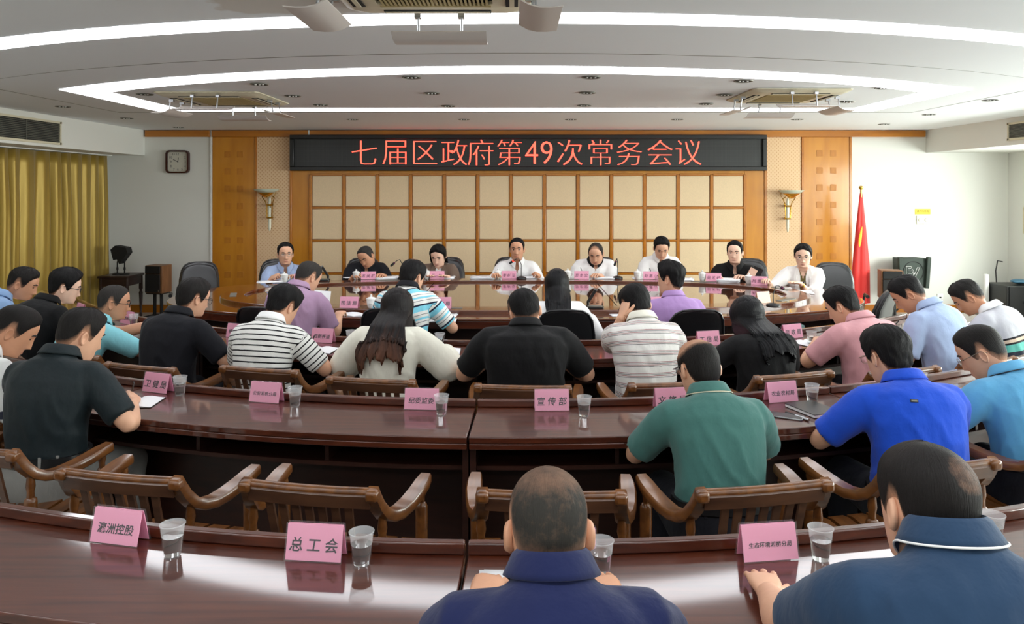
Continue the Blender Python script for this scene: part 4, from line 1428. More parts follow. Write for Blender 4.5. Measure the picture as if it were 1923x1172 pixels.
def hair_mat(name, c, skin, rough=0.6):
    m = mat(name, c, rough, spec=0.18)
    nt = m.node_tree
    p = nt.nodes['Principled BSDF']
    at = nt.nodes.new('ShaderNodeAttribute'); at.attribute_name = 'dens'
    tc = nt.nodes.new('ShaderNodeTexCoord')
    no = nt.nodes.new('ShaderNodeTexNoise'); no.inputs['Scale'].default_value = 45; no.inputs['Detail'].default_value = 6; no.inputs['Roughness'].default_value = 0.7
    ad = nt.nodes.new('ShaderNodeMath'); ad.operation = 'MULTIPLY_ADD'; ad.inputs[1].default_value = 0.5; ad.inputs[2].default_value = -0.25
    sm = nt.nodes.new('ShaderNodeMath'); sm.operation = 'ADD'; sm.use_clamp = True
    mx = nt.nodes.new('ShaderNodeMix'); mx.data_type = 'RGBA'
    mx.inputs[6].default_value, mx.inputs[7].default_value = skin, c
    nt.links.new(tc.outputs['Object'], no.inputs[0]); nt.links.new(no.outputs[0], ad.inputs[0])
    nt.links.new(at.outputs['Fac'], sm.inputs[0]); nt.links.new(ad.outputs[0], sm.inputs[1])
    nt.links.new(sm.outputs[0], mx.inputs[0]); nt.links.new(mx.outputs[2], p.inputs['Base Color'])
    sv = nt.nodes.new('ShaderNodeAttribute'); sv.attribute_name = 'strand'
    wv = nt.nodes.new('ShaderNodeTexNoise'); wv.inputs['Scale'].default_value = 1.0; wv.inputs['Detail'].default_value = 4; wv.inputs['Roughness'].default_value = 0.65
    b = nt.nodes.new('ShaderNodeBump'); b.inputs['Strength'].default_value = 0.8; b.inputs['Distance'].default_value = 0.006
    nt.links.new(sv.outputs['Vector'], wv.inputs[0]); nt.links.new(wv.outputs[0], b.inputs['Height']); nt.links.new(b.outputs[0], p.inputs['Normal'])
    return m


_S = rgb(204, 154, 124)
HAIR = {'black': hair_mat('black_hair', rgb(17, 15, 16), _S), 'soft': hair_mat('soft_black_hair', rgb(28, 25, 24), _S),
        'grey': hair_mat('greying_short_hair', rgb(52, 49, 47), _S, 0.7), 'buzz': hair_mat('shaven_stubble', rgb(52, 50, 46), _S, 0.7)}


def brown_tips():
    m = hair_mat('dark_hair_with_brown_tips', rgb(24, 20, 20), _S, 0.42)
    nt = m.node_tree
    p = nt.nodes['Principled BSDF']
    at = nt.nodes.new('ShaderNodeAttribute'); at.attribute_name = 'tip'
    cr = nt.nodes.new('ShaderNodeMix'); cr.data_type = 'RGBA'
    cr.inputs[6].default_value, cr.inputs[7].default_value = rgb(24, 20, 20), rgb(96, 62, 46)
    nt.links.new(at.outputs['Fac'], cr.inputs[0])
    nt.links.new(cr.outputs[2], p.inputs['Base Color'])
    return m


HAIR['tips'] = brown_tips()
HAIR['gloss'] = hair_mat('glossy_black_hair', rgb(14, 14, 17), _S, 0.36)


def cloth(name, c, rough=0.85, sheen=None, weave=420):
    sheen = (0.04 if max(c[:3]) < 0.06 else 0.15) if sheen is None else sheen
    m = mat(name, c, rough, sheen=sheen, var=(7, 0.05), bump=(15, 0.30), spec=0.25, stretch=(1, 1, 0.55))
    for n in m.node_tree.nodes:
        if n.bl_idname == 'ShaderNodeBump': n.inputs['Distance'].default_value = 0.022
    return m


def banded(name, stops, period, base, attr='along', extra=0):
    """cloth whose colour follows the distance 'along' the garment: a knitted or printed band pattern.
    stops = [(position, colour)], repeated every period (None: not repeated)"""
    m = cloth(name, base)
    nt = m.node_tree
    p = nt.nodes['Principled BSDF']
    for l in list(p.inputs['Base Color'].links): nt.links.remove(l)
    at = nt.nodes.new('ShaderNodeAttribute'); at.attribute_name = attr
    src = at.outputs['Fac']
    dv = nt.nodes.new('ShaderNodeMath'); dv.operation = 'DIVIDE'; dv.inputs[1].default_value = period or 1.0
    nt.links.new(src, dv.inputs[0]); src = dv.outputs[0]
    if period:
        fr = nt.nodes.new('ShaderNodeMath'); fr.operation = 'FRACT'
        nt.links.new(src, fr.inputs[0]); src = fr.outputs[0]
    cr = nt.nodes.new('ShaderNodeValToRGB')
    cr.color_ramp.interpolation = 'CONSTANT'
    e = cr.color_ramp.elements
    e[0].position, e[0].color = stops[0]
    e[1].position, e[1].color = stops[1]
    for pos, col in stops[2:]:
        k = e.new(pos); k.color = col
    nt.links.new(src, cr.inputs[0]); nt.links.new(cr.outputs[0], p.inputs['Base Color'])
    return m


WHT, NVY = rgb(232, 232, 228), rgb(28, 34, 58)
CL = {
    'navy': cloth('navy_work_shirt', rgb(17, 27, 70)), 'teal': cloth('teal_blue_polo', rgb(33, 58, 86)), 'green': cloth('green_polo', rgb(66, 112, 106)),
    'royal': cloth('royal_blue_polo', rgb(24, 76, 200)), 'sky': cloth('sky_blue_polo', rgb(94, 164, 208)), 'dkgreen': cloth('dark_green_polo', rgb(20, 31, 35), 0.6),
    'black': cloth('black_cotton', rgb(13, 13, 15), 0.8), 'blackblue': cloth('blue_black_cotton', rgb(17, 18, 25), 0.8), 'turq': cloth('turquoise_polo', rgb(136, 206, 218)),
    'lblue': cloth('pale_blue_cotton', rgb(140, 172, 214)), 'lblue2': cloth('light_blue_shirt', rgb(162, 180, 214)), 'pink': cloth('pink_polo', rgb(208, 152, 158)),
    'mauve': cloth('mauve_polo', rgb(170, 138, 168)), 'lav': cloth('lavender_polo', rgb(166, 132, 186)), 'white': cloth('white_cotton', rgb(240, 240, 240)),
    'cream': cloth('cream_blouse', rgb(232, 230, 216)), 'brown': cloth('brown_blazer', rgb(110, 92, 80)), 'olive': cloth('olive_top', rgb(106, 94, 52)), 'jacket': cloth('white_blazer', rgb(240, 238, 236)),
    'grey_trousers': cloth('grey_trousers', rgb(142, 142, 138)), 'dark_trousers': cloth('dark_trousers', rgb(24, 25, 32)), 'jeans': cloth('blue_black_jeans', rgb(34, 40, 62)),
    'stripe': banded('black_striped_white_knit', [(0.0, WHT), (0.74, rgb(22, 22, 26))], 0.0285, WHT),
    'maroon_stripe': banded('maroon_striped_cream_knit', [(0.0, rgb(228, 226, 222)), (0.50, rgb(150, 92, 96)), (0.55, rgb(224, 220, 216)), (0.63, rgb(84, 80, 86)), (0.68, rgb(224, 220, 216)), (0.76, rgb(150, 92, 96)), (0.81, rgb(224, 220, 216)), (0.89, rgb(90, 84, 88)), (0.94, rgb(228, 226, 222))], 0.056, WHT),
    'blue_stripe': banded('blue_banded_knit', [(0.0, WHT), (0.10, rgb(40, 44, 66)), (0.125, WHT), (0.28, NVY), (0.36, rgb(132, 210, 232)), (0.62, WHT), (0.76, rgb(40, 44, 66)), (0.785, WHT), (0.90, rgb(132, 210, 232))], 0.15, WHT),
    'mint': banded('grey_and_navy_banded_knit', [(0.0, rgb(186, 186, 194)), (0.205, rgb(20, 20, 26)), (0.217, rgb(200, 178, 160)), (0.238, rgb(20, 20, 26)), (0.250, rgb(92, 172, 162)), (0.295, rgb(28, 32, 48))], None, WHT),
    'white_band': banded('white_knit_with_navy_bands', [(0.0, rgb(236, 238, 236)), (0.255, rgb(40, 44, 62)), (0.295, rgb(226, 232, 230)), (0.36, rgb(34, 36, 48)), (0.366, rgb(222, 228, 226)), (0.44, rgb(34, 36, 48)), (0.446, rgb(222, 228, 226)), (0.52, rgb(34, 36, 48)), (0.526, rgb(222, 228, 226))], None, WHT),
}
M['lens'] = glassy('spectacle_lens', (0.8, 0.85, 0.88, 1), 0.9, 0.03)
M['frame_black'] = mat('black_spectacle_frame', rgb(20, 20, 22), 0.3)
M['frame_metal'] = mat('metal_spectacle_frame', rgb(140, 128, 112), 0.3, 0.8)
M['eyewhite'] = mat('eye_white', rgb(226, 222, 216), 0.3)
M['iris'] = mat('dark_iris', rgb(26, 18, 14), 0.2)
M['brow'] = mat('eyebrow_hair', rgb(34, 28, 26), 0.7)
M['belt'] = mat('black_belt', rgb(20, 20, 22), 0.35)
M['shoe'] = mat('black_shoe', rgb(22, 22, 24), 0.35)
M['strap'] = mat('watch_strap', rgb(24, 24, 26), 0.5)
M['gold'] = mat('gold_pendant', rgb(214, 170, 80), 0.3, 1.0)

_HLM = ([0, 18, 35, 50, 60, 67, 73, 80, 88, 94, 104, 112, 132, 180], [0.076, 0.077, 0.071, 0.061, 0.047, 0.030, -0.004, -0.022, -0.018, 0.016, 0.016, -0.030, -0.064, -0.080])
_HLF = ([0, 10, 30, 50, 65, 78, 90, 104, 120, 140, 180], [0.088, 0.086, 0.077, 0.062, 0.042, 0.008, -0.03, -0.05, -0.06, -0.07, -0.08])

NECK = {}


def person(label, px, py, y, body_yaw, head_yaw, pitch=18, roll=0, fwd=0.22, lat=0.0, shirt='black', sleeve='short', hair='short', hcol='black', top=0.022, side=0.007, fade=0.35,
           skin='mid', glasses=None, collar=None, collar_m=None, trim=None, bulk=1.0, hs=1.0, Lw=(-0.13, 0.30, 0.80), Rw=(0.13, 0.30, 0.80), Lp='relax', Rp='grip', elbow=0.0, bald=None, jaw=1.0,
           trousers='dark_trousers', belt=False, jacket=None, voxel=0.012, chevron=0.0, seat=0.46, watch=None, waist=0.12, female=False, long=None, pen=True, cuff=None, Lh=None, nk=None, nko=None, Lpole=None, seedn=0, hlift=0.0, tshift=0.0):
    H = D(px, py, y)
    by = math.radians(body_yaw)
    B3 = Matrix.Rotation(by, 3, 'Z')
    root = Vector((H.x, H.y, 0)) - B3 @ Vector((lat, fwd, 0))
    inv = B3.inverted()
    h = inv @ (H - root)                                    # head centre in body space
    yaw = math.radians(head_yaw) - by
    pt, rl = math.radians(pitch), math.radians(roll)
    Mh = Matrix.Rotation(yaw, 3, 'Z') @ Matrix.Rotation(-pt, 3, 'X') @ Matrix.Rotation(rl, 3, 'Y')
    Mn = Matrix.Rotation(yaw * 0.3, 3, 'Z') @ Matrix.Rotation(-pt * 0.55 - 0.12, 3, 'X')
    pf = min(1.35, max(0, pitch / 20.0 + 0.25)) if nk is None else nk
    C = h + (Vector((0, -0.045 - 0.075 * pf, -0.150 + 0.068 * pf)) if nko is None else Vector((0, -nko[0], -nko[1]))) * hs          # base of the neck
    # ---------------------------------------------------------- trunk
    P0 = Vector((0, 0.0, seat))
    P1 = Vector((C.x * 0.4, -0.075 + 0.30 * C.y, seat + 0.58 * (C.z - seat)))
    spine = lambda t: P0 * (1 - t) ** 2 + P1 * 2 * t * (1 - t) + C * t * t
    dsp = lambda t: ((P1 - P0) * (1 - t) + (C - P1) * t).normalized()
    k = bulk
    w = 0.90 if female else 1.0
    TB = [(-0.16, 0.10, 0.07, 0.07), (-0.08, 0.165, 0.10, 0.105), (0.0, 0.180, 0.115, 0.125), (0.15, 0.172, 0.120, 0.115), (0.32, 0.158, 0.118, 0.100), (0.50, 0.162, 0.118, 0.104), (0.66, 0.176, 0.118, 0.112),
          (0.78, 0.182, 0.108, 0.112), (0.87, 0.168, 0.090, 0.098), (0.93, 0.128, 0.072, 0.082), (0.975, 0.078, 0.057, 0.064), (1.03, 0.054, 0.047, 0.052)]

    def trunk(mb, off, t0=-0.2, t1=1.1, belly=0.0):
        rs = []
        T_ = [q[0] for q in TB]
        row0 = [(t0,) + tuple(float(np.interp(t0, T_, [q[i] for q in TB])) for i in (1, 2, 3))] if t0 > 0 else []
        for t, hw, fr, bk in row0 + TB:
            if t < t0 or t > t1: continue
            tt = max(t, 0)
            c = spine(tt) + (Vector((0, 0, t * 0.55)) if t < 0 else Vector((0, 0, 0)))
            e = off * (0.8 if t > 0.95 else 1.0)
            kk = k if t < 0.9 else 1 + (k - 1) * 0.4
            rs.append(ring_at(c, dsp(tt), Vector((1, 0, 0)), hw * kk * w + e, fr * kk + e + belly * math.sin(PI * min(1, max(0, t / 0.6))), bk * kk + e))
        mb.rings(rs)
    ts = dsp(0.86)
    sx = Vector((1, 0, 0)); sf = ts.cross(sx)
    base = spine(0.835)
    sw = 0.172 * (1 + (k - 1) * 0.8) * w
    S = {-1: base - sx * sw + sf * 0.015, 1: base + sx * sw + sf * 0.015}
    l1, l2 = 0.285 * (0.94 if female else 1), 0.25 * (0.94 if female else 1)
    arms = {}
    for s, wt in ((-1, Lw), (1, Rw)):
        sh = S[s]
        T = Vector((wt[0], sh.y + wt[1], wt[2]))
        pole = Vector((s * (0.42 + 0.6 * elbow), -0.30, -1.0)) if not (s < 0 and Lpole) else Vector(Lpole)
        E, Wr = ik(sh, T, l1, l2, pole)
        arms[s] = (sh, E, Wr)

    def arm_path(s, n=14):
        sh, E, Wr = arms[s]
        pts = []
        for i in range(n + 1):
            t = i / n * 2
            p = sh.lerp(E, t) if t <= 1 else E.lerp(Wr, t - 1)
            if 0.85 < t < 1.15:
                u = (t - 0.85) / 0.3
                a, b = sh.lerp(E, 0.85), E.lerp(Wr, 0.15)
                p = a * (1 - u) ** 2 + E * 2 * u * (1 - u) + b * u * u
            pts.append(p)
        return pts
    ka = (1 + (k - 1) * 0.7) * (0.86 if female else 1)
    arm_r = [0.056, 0.056, 0.053, 0.050, 0.047, 0.045, 0.042, 0.041, 0.043, 0.043, 0.040, 0.036, 0.032, 0.029, 0.027]
    body = MB()
    trunk(body, -0.004)
    for s in (-1, 1):
        pp = arm_path(s)
        pin = base + sx * s * sw * 0.45
        body.tube([pin] + pp, [0.062 * ka] + [r * ka for r in arm_r], 12)
        hip = Vector((s * 0.095 * k, 0.02, seat + 0.01)); kn = Vector((s * 0.125, 0.42, seat + 0.02)); an = Vector((s * 0.12, 0.40 + 0.02 * s, 0.09))
        body.tube([hip, hip.lerp(kn, 0.5), kn, kn + Vector((0, 0.01, -0.04)), kn.lerp(an, 0.3), an.lerp(kn, 0.3), an], [0.085, 0.070, 0.050, 0.048, 0.046, 0.040, 0.036], 12)
        body.sweep([an + Vector((0, -0.05, -0.02)), an + Vector((0, 0.05, -0.04)), an + Vector((0, 0.16, -0.055))], [[(a * q, b * q) for a, b in ((-0.035, -0.028), (0.035, -0.028), (0.04, 0.0), (0.03, 0.028), (-0.03, 0.028), (-0.04, 0.0))] for q in (0.9, 1.1, 0.8)])
    V, Q = remesh(body, 0.0115 if voxel > 0.011 else 0.009, 3)
    # ---------------------------------------------------------- head, ears, hands join the same body mesh
    hv, hq = head_mesh(jaw)
    Mh_n, Mn_n = np.array(Mh), np.array(Mn)

    def to_body(P):
        """head space to body space; the neck bends between head and shoulders"""
        P = np.asarray(P, float) * hs
        wgt = smooth(-0.20 * hs, -0.085 * hs, P[:, 2])[:, None]
        a = P @ Mh_n.T + np.array(h)
        b = (P - np.array([0, -0.028, -0.185]) * hs) @ Mn_n.T + np.array(C)
        return a * wgt + b * (1 - wgt)
    parts = [(V, Q, None)]
    lip = np.exp(-(hv[:, 0] / 0.023) ** 4 - ((hv[:, 2] + 0.067) / 0.0075) ** 2) * (hv[:, 1] > 0)
    parts.append((to_body(hv), hq, lip * 0.75))
    for s in (-1, 1):
        ev, eq = ear_mesh(s)
        parts.append((ev * hs @ Mh_n.T + np.array(h), eq, None))
    hand = MB()
    hands = {}
    for s, pose in ((-1, Lp), (1, Rp)):
        sh, E, Wr = arms[s]
        f = (Wr - E).normalized()
        dirh = Vector((f.x, f.y, f.z * 0.25)).normalized() if (s > 0 or Lh is None) else Vector(Lh).normalized()
        up = Vector((0, 0, 1)) if (s > 0 or Lh is None) else Vector((-0.9, -0.3, 0.1))
        if pose in ('grip', 'fist') and not (Lh and s < 0): up = Vector((s * 0.75, 0, 0.75))
        hand_mesh(hand, Wr, dirh, up, s, pose, 0.92 if female else 1.0)
        hands[s] = (Wr, dirh)
    tri, qd = [], []
    hvx = np.array(hand.v)
    for f in hand.f:
        if len(f) == 4: qd.append(f)
        elif len(f) == 3: tri.append(f)
        else:
            for i in range(1, len(f) - 1): tri.append((f[0], f[i], f[i + 1]))
    parts.append((hvx, np.array(qd), None))
    off, vs, qs, lips = 0, [], [], []
    toff = 0
    for v_, q_, l_ in parts:
        if v_ is hvx: toff = off
        vs.append(v_); qs.append(q_ + off); off += len(v_)
        lips.append(np.zeros(len(v_)) if l_ is None else l_)
    me = arrays_mesh('person', np.concatenate(vs), np.concatenate(qs), np.array(tri) + toff)
    at = me.attributes.new('lip', 'FLOAT', 'POINT'); at.data.foreach_set('value', np.concatenate(lips).astype(np.float32))
    o = finish(me, 'person', SKIN[skin], None, 180)
    tag(o, label, 'person')
    o.location = root
    o.rotation_euler = (0, 0, by)

    def hp(P):                                   # rigid head points
        return [tuple(Mh @ (Vector(p) * hs) + h) for p in P]

    def child(mb, name, m, sm=60, bev=0.0, par=None):
        return mb.build(name, m, par or o, sm, bev)
    # ---------------------------------------------------------- face
    closed = pitch >= 22
    for s in (-1, 1):
        fp = face_point(s * 0.031, 0.010)
        e = MB().lathe([(0.0, -1), (0.5, -0.87), (0.87, -0.5), (1, 0), (0.87, 0.5), (0.5, 0.87), (0.0, 1)], n=12)
        hz = 0.0036 if closed else 0.0060
        e.v = hp([(s * 0.031 + v[0] * 0.0150, fp[1] - 0.0010 + v[1] * 0.006, 0.009 + v[2] * hz) for v in e.v])
        ey = child(e, 'eye', M['iris'] if closed else M['eyewhite'], 180)
        if not closed:
            e = MB().lathe([(0.0, -1), (0.7, -0.7), (1, 0), (0.7, 0.7), (0.0, 1)], n=10)
            e.v = hp([(s * 0.031 + v[0] * 0.0082, fp[1] + 0.0032 + v[1] * 0.0030, 0.009 + v[2] * 0.0066) for v in e.v])
            child(e, 'iris', M['iris'], 180, par=ey)
            lid = MB().tube(hp([(s * 0.031 + q * 0.015, fp[1] + 0.003 - abs(q) * 0.004, 0.0145 - 0.004 * q * q) for q in (-1, -0.5, 0, 0.5, 1)]), 0.0019, 5)
            child(lid, 'eyelid', M['brow'], par=ey)
        bp = [face_point(s * x, z) + np.array([0, 0.0005, 0]) for x, z in ((0.015, 0.029), (0.024, 0.033), (0.034, 0.0345), (0.044, 0.031), (0.050, 0.027))]
        child(MB().tube(hp(bp), [0.0026, 0.0054, 0.0052, 0.0040, 0.0018], 6), 'eyebrow', M['brow'])
    # ---------------------------------------------------------- hair
    if hair:
        tab = _HLF if female else _HLM
        nph, nro = 72, 26
        ph = np.linspace(0, 2 * PI, nph + 1)[:-1]
        pd = np.degrees(np.minimum(ph, 2 * PI - ph))
        hl = np.interp(pd, *tab) - hlift * (pd < 60)
        u = np.linspace(0, 1, nro)
        uu = np.sin(u * PI / 2) ** 0.9
        z = hl[None, :] + (ZTOP - hl[None, :]) * uu[:, None]
        z[-1] = ZTOP
        Pm = head_surf(ph[None, :], z)
        up_ = smooth(0.0, 0.085, z)
        front = np.clip(np.cos(ph), 0, 1)[None, :]
        T = side + (top - side) * up_
        T = T + top * 0.22 * front * smooth(0.06, 0.10, z)
        edge = smooth(0, 0.03, (z - hl[None, :]))
        dens = np.ones_like(z)
        if not female:
            back = smooth(60, 95, pd)[None, :]
            dens = 1 - back * (1 - smooth(0.0, 1.0, (z - hl[None, :]) / (fade * 0.12 + 1e-4))) * 1.05
        if bald is not None:
            for (bx_, by_, bz_, r_, a_) in bald:
                dd = np.sqrt((Pm[..., 0] - bx_) ** 2 + (Pm[..., 1] - by_) ** 2 + (Pm[..., 2] - bz_) ** 2)
                dens = dens - a_ * (1 - smooth(r_ * 0.55, r_, dd))
        dens = np.clip(dens, 0, 1) * (1.22 if hcol != 'buzz' else 1.0) * (0.45 + 0.55 * smooth(0, 0.010, z - hl[None, :]))
        N = Pm - np.array([0, -0.004, 0.0])[None, None, :] - np.stack([0 * z, 0 * z, np.minimum(z, 0.02)], -1)
        N = N / np.linalg.norm(N, axis=-1, keepdims=True)
        T = T * (0.35 + 0.65 * smooth(0, 0.5, dens)) * edge - 0.0025 * (1 - edge)
        if top > 0.012:
            nz = np.array([[noise.noise((math.sin(a) * 6 + seedn, math.cos(a) * 6, float(zz) * 26)) for a, zz in zip(ph, row)] for row in z])
            cl = np.array([[noise.noise((math.sin(a) * 17 + seedn, math.cos(a) * 17, float(zz) * 50 + 3)) for a, zz in zip(ph, row)] for row in z])
            T = T + edge * (nz * 0.006 + cl * 0.003) * np.clip(top / 0.022, 0.4, 1.3)
        P = (Pm + N * T[..., None]).reshape(-1, 3)
        me = arrays_mesh('hair', np.array(hp(P)), grid_quads(nro, nph))
        a_ = me.attributes.new('dens', 'FLOAT', 'POINT'); a_.data.foreach_set('value', dens.ravel().astype(np.float32))
        a_ = me.attributes.new('strand', 'FLOAT_VECTOR', 'POINT')
        pp_ = np.minimum(ph, 2 * PI - ph)
        svv = np.stack(np.broadcast_arrays(26 * np.sin(ph)[None, :] + 0 * z, 26 * np.cos(ph)[None, :] + 0 * z, uu[:, None] * 5 + seedn + 0 * z), -1)
        a_.data.foreach_set('vector', svv.reshape(-1).astype(np.float32))
        finish(me, 'hair', HAIR[hcol], o, 180)
    if long:
        # hair falling from the back and sides of the head
        Ld, ph0, rx1, ry1, yb, wav = long['len'], math.radians(long['from']), long.get('rx', 0.10), long.get('ry', 0.05), long.get('back', -0.03), long.get('wave', 0.3)
        nc_, nr_ = 73, 26
        ph = np.linspace(ph0, 2 * PI - ph0, nc_)
        rows = []
        rad = np.stack([np.sin(ph), np.cos(ph), 0 * ph], -1)
        zc = np.linspace(0.100, -0.005, 10)
        for z_ in zc:
            off_ = side + (top - side) * float(smooth(0.0, 0.085, z_)) + 0.005 * min(1, (0.100 - z_) / 0.03) - 0.0015
            sr = head_surf(ph, np.full_like(ph, z_)) + rad * off_
            rows.append(np.array(hp(sr)))
        st0 = rows[-1]
        cen0 = np.array(hp([(0, 0, 0)])[0])
        endc = np.array([C.x + long.get('dx', 0), C.y + yb, 0])
        tq = np.linspace(0, 1, 40)
        sp_ = np.array([spine(t) for t in tq])
        for i in range(1, nr_):
            q = i / (nr_ - 1)
            ln = Ld * (1 - long.get('jag', 0.10) * np.array([0.5 + 0.5 * noise.noise((p * 3.2 + seedn, 1.7, 0)) + 0.5 * noise.noise((p * 11 + seedn, 4, 0)) for p in ph]) * (q > 0.5))
            b_ = smooth(0.0, 0.75, q)
            cx = cen0[0] * (1 - b_) + endc[0] * b_
            cy = cen0[1] * (1 - b_) + endc[1] * b_
            ex = cx + (rx1 * (1 - 0.12 * q * q)) * np.sin(ph)
            ey = cy + (ry1 * np.cos(ph))
            x = st0[:, 0] * (1 - b_) + ex * b_
            yv = st0[:, 1] * (1 - b_) + ey * b_
            zv = st0[:, 2] - ln * q
            # the hair lies on the back, never inside it
            tz = np.interp(zv, sp_[:, 2], tq)
            ys = np.interp(tz, tq, sp_[:, 1])
            bkz = np.interp(tz, [t[0] for t in TB], [t[3] for t in TB]) * k + 0.040
            hwz = np.interp(tz, [t[0] for t in TB], [t[1] for t in TB]) * k * w + 0.03
            hwz = np.maximum(hwz, 0.21)
            fx = np.clip(1 - (np.abs(x) / hwz) ** 2.3, 0.02, 1) ** (1 / 2.3)
            lim = ys - bkz * fx
            yv = np.where(np.cos(ph) < 0.25, yv - np.maximum(0, yv - lim - 0.02 * np.cos(ph)) * smooth(C.z + 0.08, C.z, zv), yv)
            zh, yh = st0[:, 2].mean(), st0[np.argmin(np.cos(ph)), 1] - 0.016
            yc_ = C.y - 0.138
            g_ = np.clip((zh - zv) / max(0.02, zh - C.z), 0, 1)
            line = (yh * (1 - g_) + yc_ * g_) + 0.10 * (np.abs(x) / 0.09) ** 2
            yv = np.where((np.abs(x) < 0.10) & (np.cos(ph) < 0.1), np.minimum(yv, line), yv)
            gro = np.array([noise.noise((p * 9 + seedn, q * 1.2, 2)) * 0.010 + math.sin(p * 41 + 3 * noise.noise((p * 4, q * 2, seedn))) * 0.0028 for p in ph]) * smooth(0.02, 0.3, q)
            wv = wav * 0.018 * np.array([math.sin(q * 8 + p * 2.2 + seedn) for p in ph]) * q
            x = x + gro * np.sin(ph) + wv
            yv = yv + gro * np.cos(ph)
            rows.append(np.stack([x, yv, zv], -1))
        nr_ = len(rows)
        R = np.array(rows)
        me = arrays_mesh('long_hair', R.reshape(-1, 3), grid_quads(nr_, nc_, False))
        qv = np.repeat(np.linspace(0, 1, nr_), nc_)
        a_ = me.attributes.new('strand', 'FLOAT_VECTOR', 'POINT')
        a_.data.foreach_set('vector', np.stack([np.tile(26 * np.sin(ph), nr_), np.tile(26 * np.cos(ph), nr_), qv * 5 + seedn], -1).reshape(-1).astype(np.float32))
        a_ = me.attributes.new('tip', 'FLOAT', 'POINT')
        nz = np.array([0.35 * noise.noise((p * 13, 2, seedn)) for p in ph])
        a_.data.foreach_set('value', np.clip((qv - 0.5) * 1.7 + np.tile(nz, nr_), 0, 1).astype(np.float32))
        a_ = me.attributes.new('dens', 'FLOAT', 'POINT'); a_.data.foreach_set('value', np.ones(len(qv), np.float32) * 1.3)
        lo = finish(me, 'long_hair', HAIR[hcol], o, 180)
        sm = lo.modifiers.new('solid', 'SOLIDIFY'); sm.thickness = 0.008; sm.offset = -1
    if long and long.get('tail'):
        q = hp([(0.0, -0.105, 0.0), (0.0, -0.125, -0.01)])
        pt_ = [Vector(q[0]), Vector(q[1]), Vector(q[1]) + B3.inverted() @ Vector((0.03, 0.0, -0.05)), Vector(q[1]) + B3.inverted() @ Vector((0.07, 0.0, -0.13))]
        child(MB().tube(pt_, [0.018, 0.024, 0.022, 0.008], 10), 'ponytail', HAIR[hcol])
    # ---------------------------------------------------------- glasses
    if glasses:
        fm = M['frame_black'] if glasses == 'black' else M['frame_metal']
        rr = 0.0017 if glasses == 'black' else 0.0012
        g = MB()
        yg = 0.104
        for s in (-1, 1):
            lp = [(s * 0.034 + 0.025 * math.copysign(abs(math.cos(a)) ** 0.7, math.cos(a)), yg - 0.004 * abs(math.cos(a)), 0.006 + 0.0175 * math.copysign(abs(math.sin(a)) ** 0.7, math.sin(a))) for a in [2 * PI * q / 20 for q in range(21)]]
            g.tube(hp(lp), rr, 6)
            g.tube(hp([(s * 0.059, yg - 0.006, 0.012), (s * 0.078, yg - 0.014, 0.013), (s * 0.084, 0.03, 0.016), (s * 0.084, -0.012, 0.020), (s * 0.080, -0.035, 0.002)]), rr * 1.2, 6)
        g.tube(hp([(-0.010, yg, 0.010), (0, yg + 0.003, 0.014), (0.010, yg, 0.010)]), rr, 6)
        go = child(g, 'spectacle_frame', fm)
        for s in (-1, 1):
            l = MB()
            l.add(hp([(s * 0.034 + 0.024 * math.cos(a), yg - 0.001, 0.006 + 0.0165 * math.sin(a)) for a in [2 * PI * q / 16 for q in range(16)]]), [tuple(range(16))])
            l.build('lens', M['lens'], go, 0, fix=False)
    # ---------------------------------------------------------- shirt
    mshirt = CL[shirt]
    so_ = 0.012
    t0 = max(0.04, waist - 0.07) if belt else -0.03

    def garment(off, sl, t_low, vox, name, m, front=None, par=None):
        mb = MB()
        trunk(mb, off, t_low, 1.0 if female else 1.1, tshift)
        if sl:
            for s in (-1, 1):
                sh, E, Wr = arms[s]
                pp = arm_path(s, 20)
                n = 9 if sl == 'short' else (15 if sl == 'three' else 20)
                pp = [base + sx * s * sw * 0.45] + pp[:n]
                r0 = [arm_r[min(14, int(i * 14 / 20))] * ka for i in range(n)]
                loose = off + 0.004 if sl == 'short' else off + (0.010 if female else 0.006)
                rr_ = [0.066 * ka + off] + [r + loose + (0.006 if sl == 'short' else 0.0) * (i / n) for i, r in enumerate(r0)]
                if sl == 'puff': rr_ = [rr_[0]] + [r + loose + 0.026 * math.sin(PI * min(1, i / n)) ** 1 + 0.006 for i, r in enumerate(r0)]
                mb.tube(pp, rr_, 14)
        V, Q = remesh(mb, vox, 5)
        # lengths along the garment, for its bands
        tt = np.linspace(0, 1, 40)
        SP = np.array([spine(t) for t in tt])
        dist = np.linalg.norm(V[:, None, :] - SP[None], axis=2)
        ti = tt[np.argmin(dist, 1)]
        Ls = np.linalg.norm(np.diff(SP, axis=0), axis=1).sum()
        along = (1 - ti) * Ls
        # finer: project on local tangent
        T = np.array([dsp(t) for t in tt])[np.argmin(dist, 1)]
        along = along - np.einsum('ij,ij->i', V - SP[np.argmin(dist, 1)], T)
        armw = np.zeros(len(V))
        if sl:
            for s in (-1, 1):
                sh, E, Wr = [np.array(q) for q in arms[s]]
                a1, d1 = seg_param(V, sh, E)
                a2, d2 = seg_param(V, E, Wr)
                use = (np.minimum(d1, d2) < 0.088) & (a1 > 0.12) & (V[:, 0] * s > sw * 0.95)
                use |= (np.minimum(d1, d2) < 0.07) & (a1 > 0.3)
                val = np.where(d1 < d2, a1 * l1, l1 + a2 * l2) + 0.10
                along = np.where(use, val, along)
                armw = np.where(use, 1, armw)
        along = along + chevron * np.abs(V[:, 0]) * (1 - armw) + chevron * 0.12 * armw
        # soft folds
        cc = np.array(C)
        nv = np.empty(len(V))
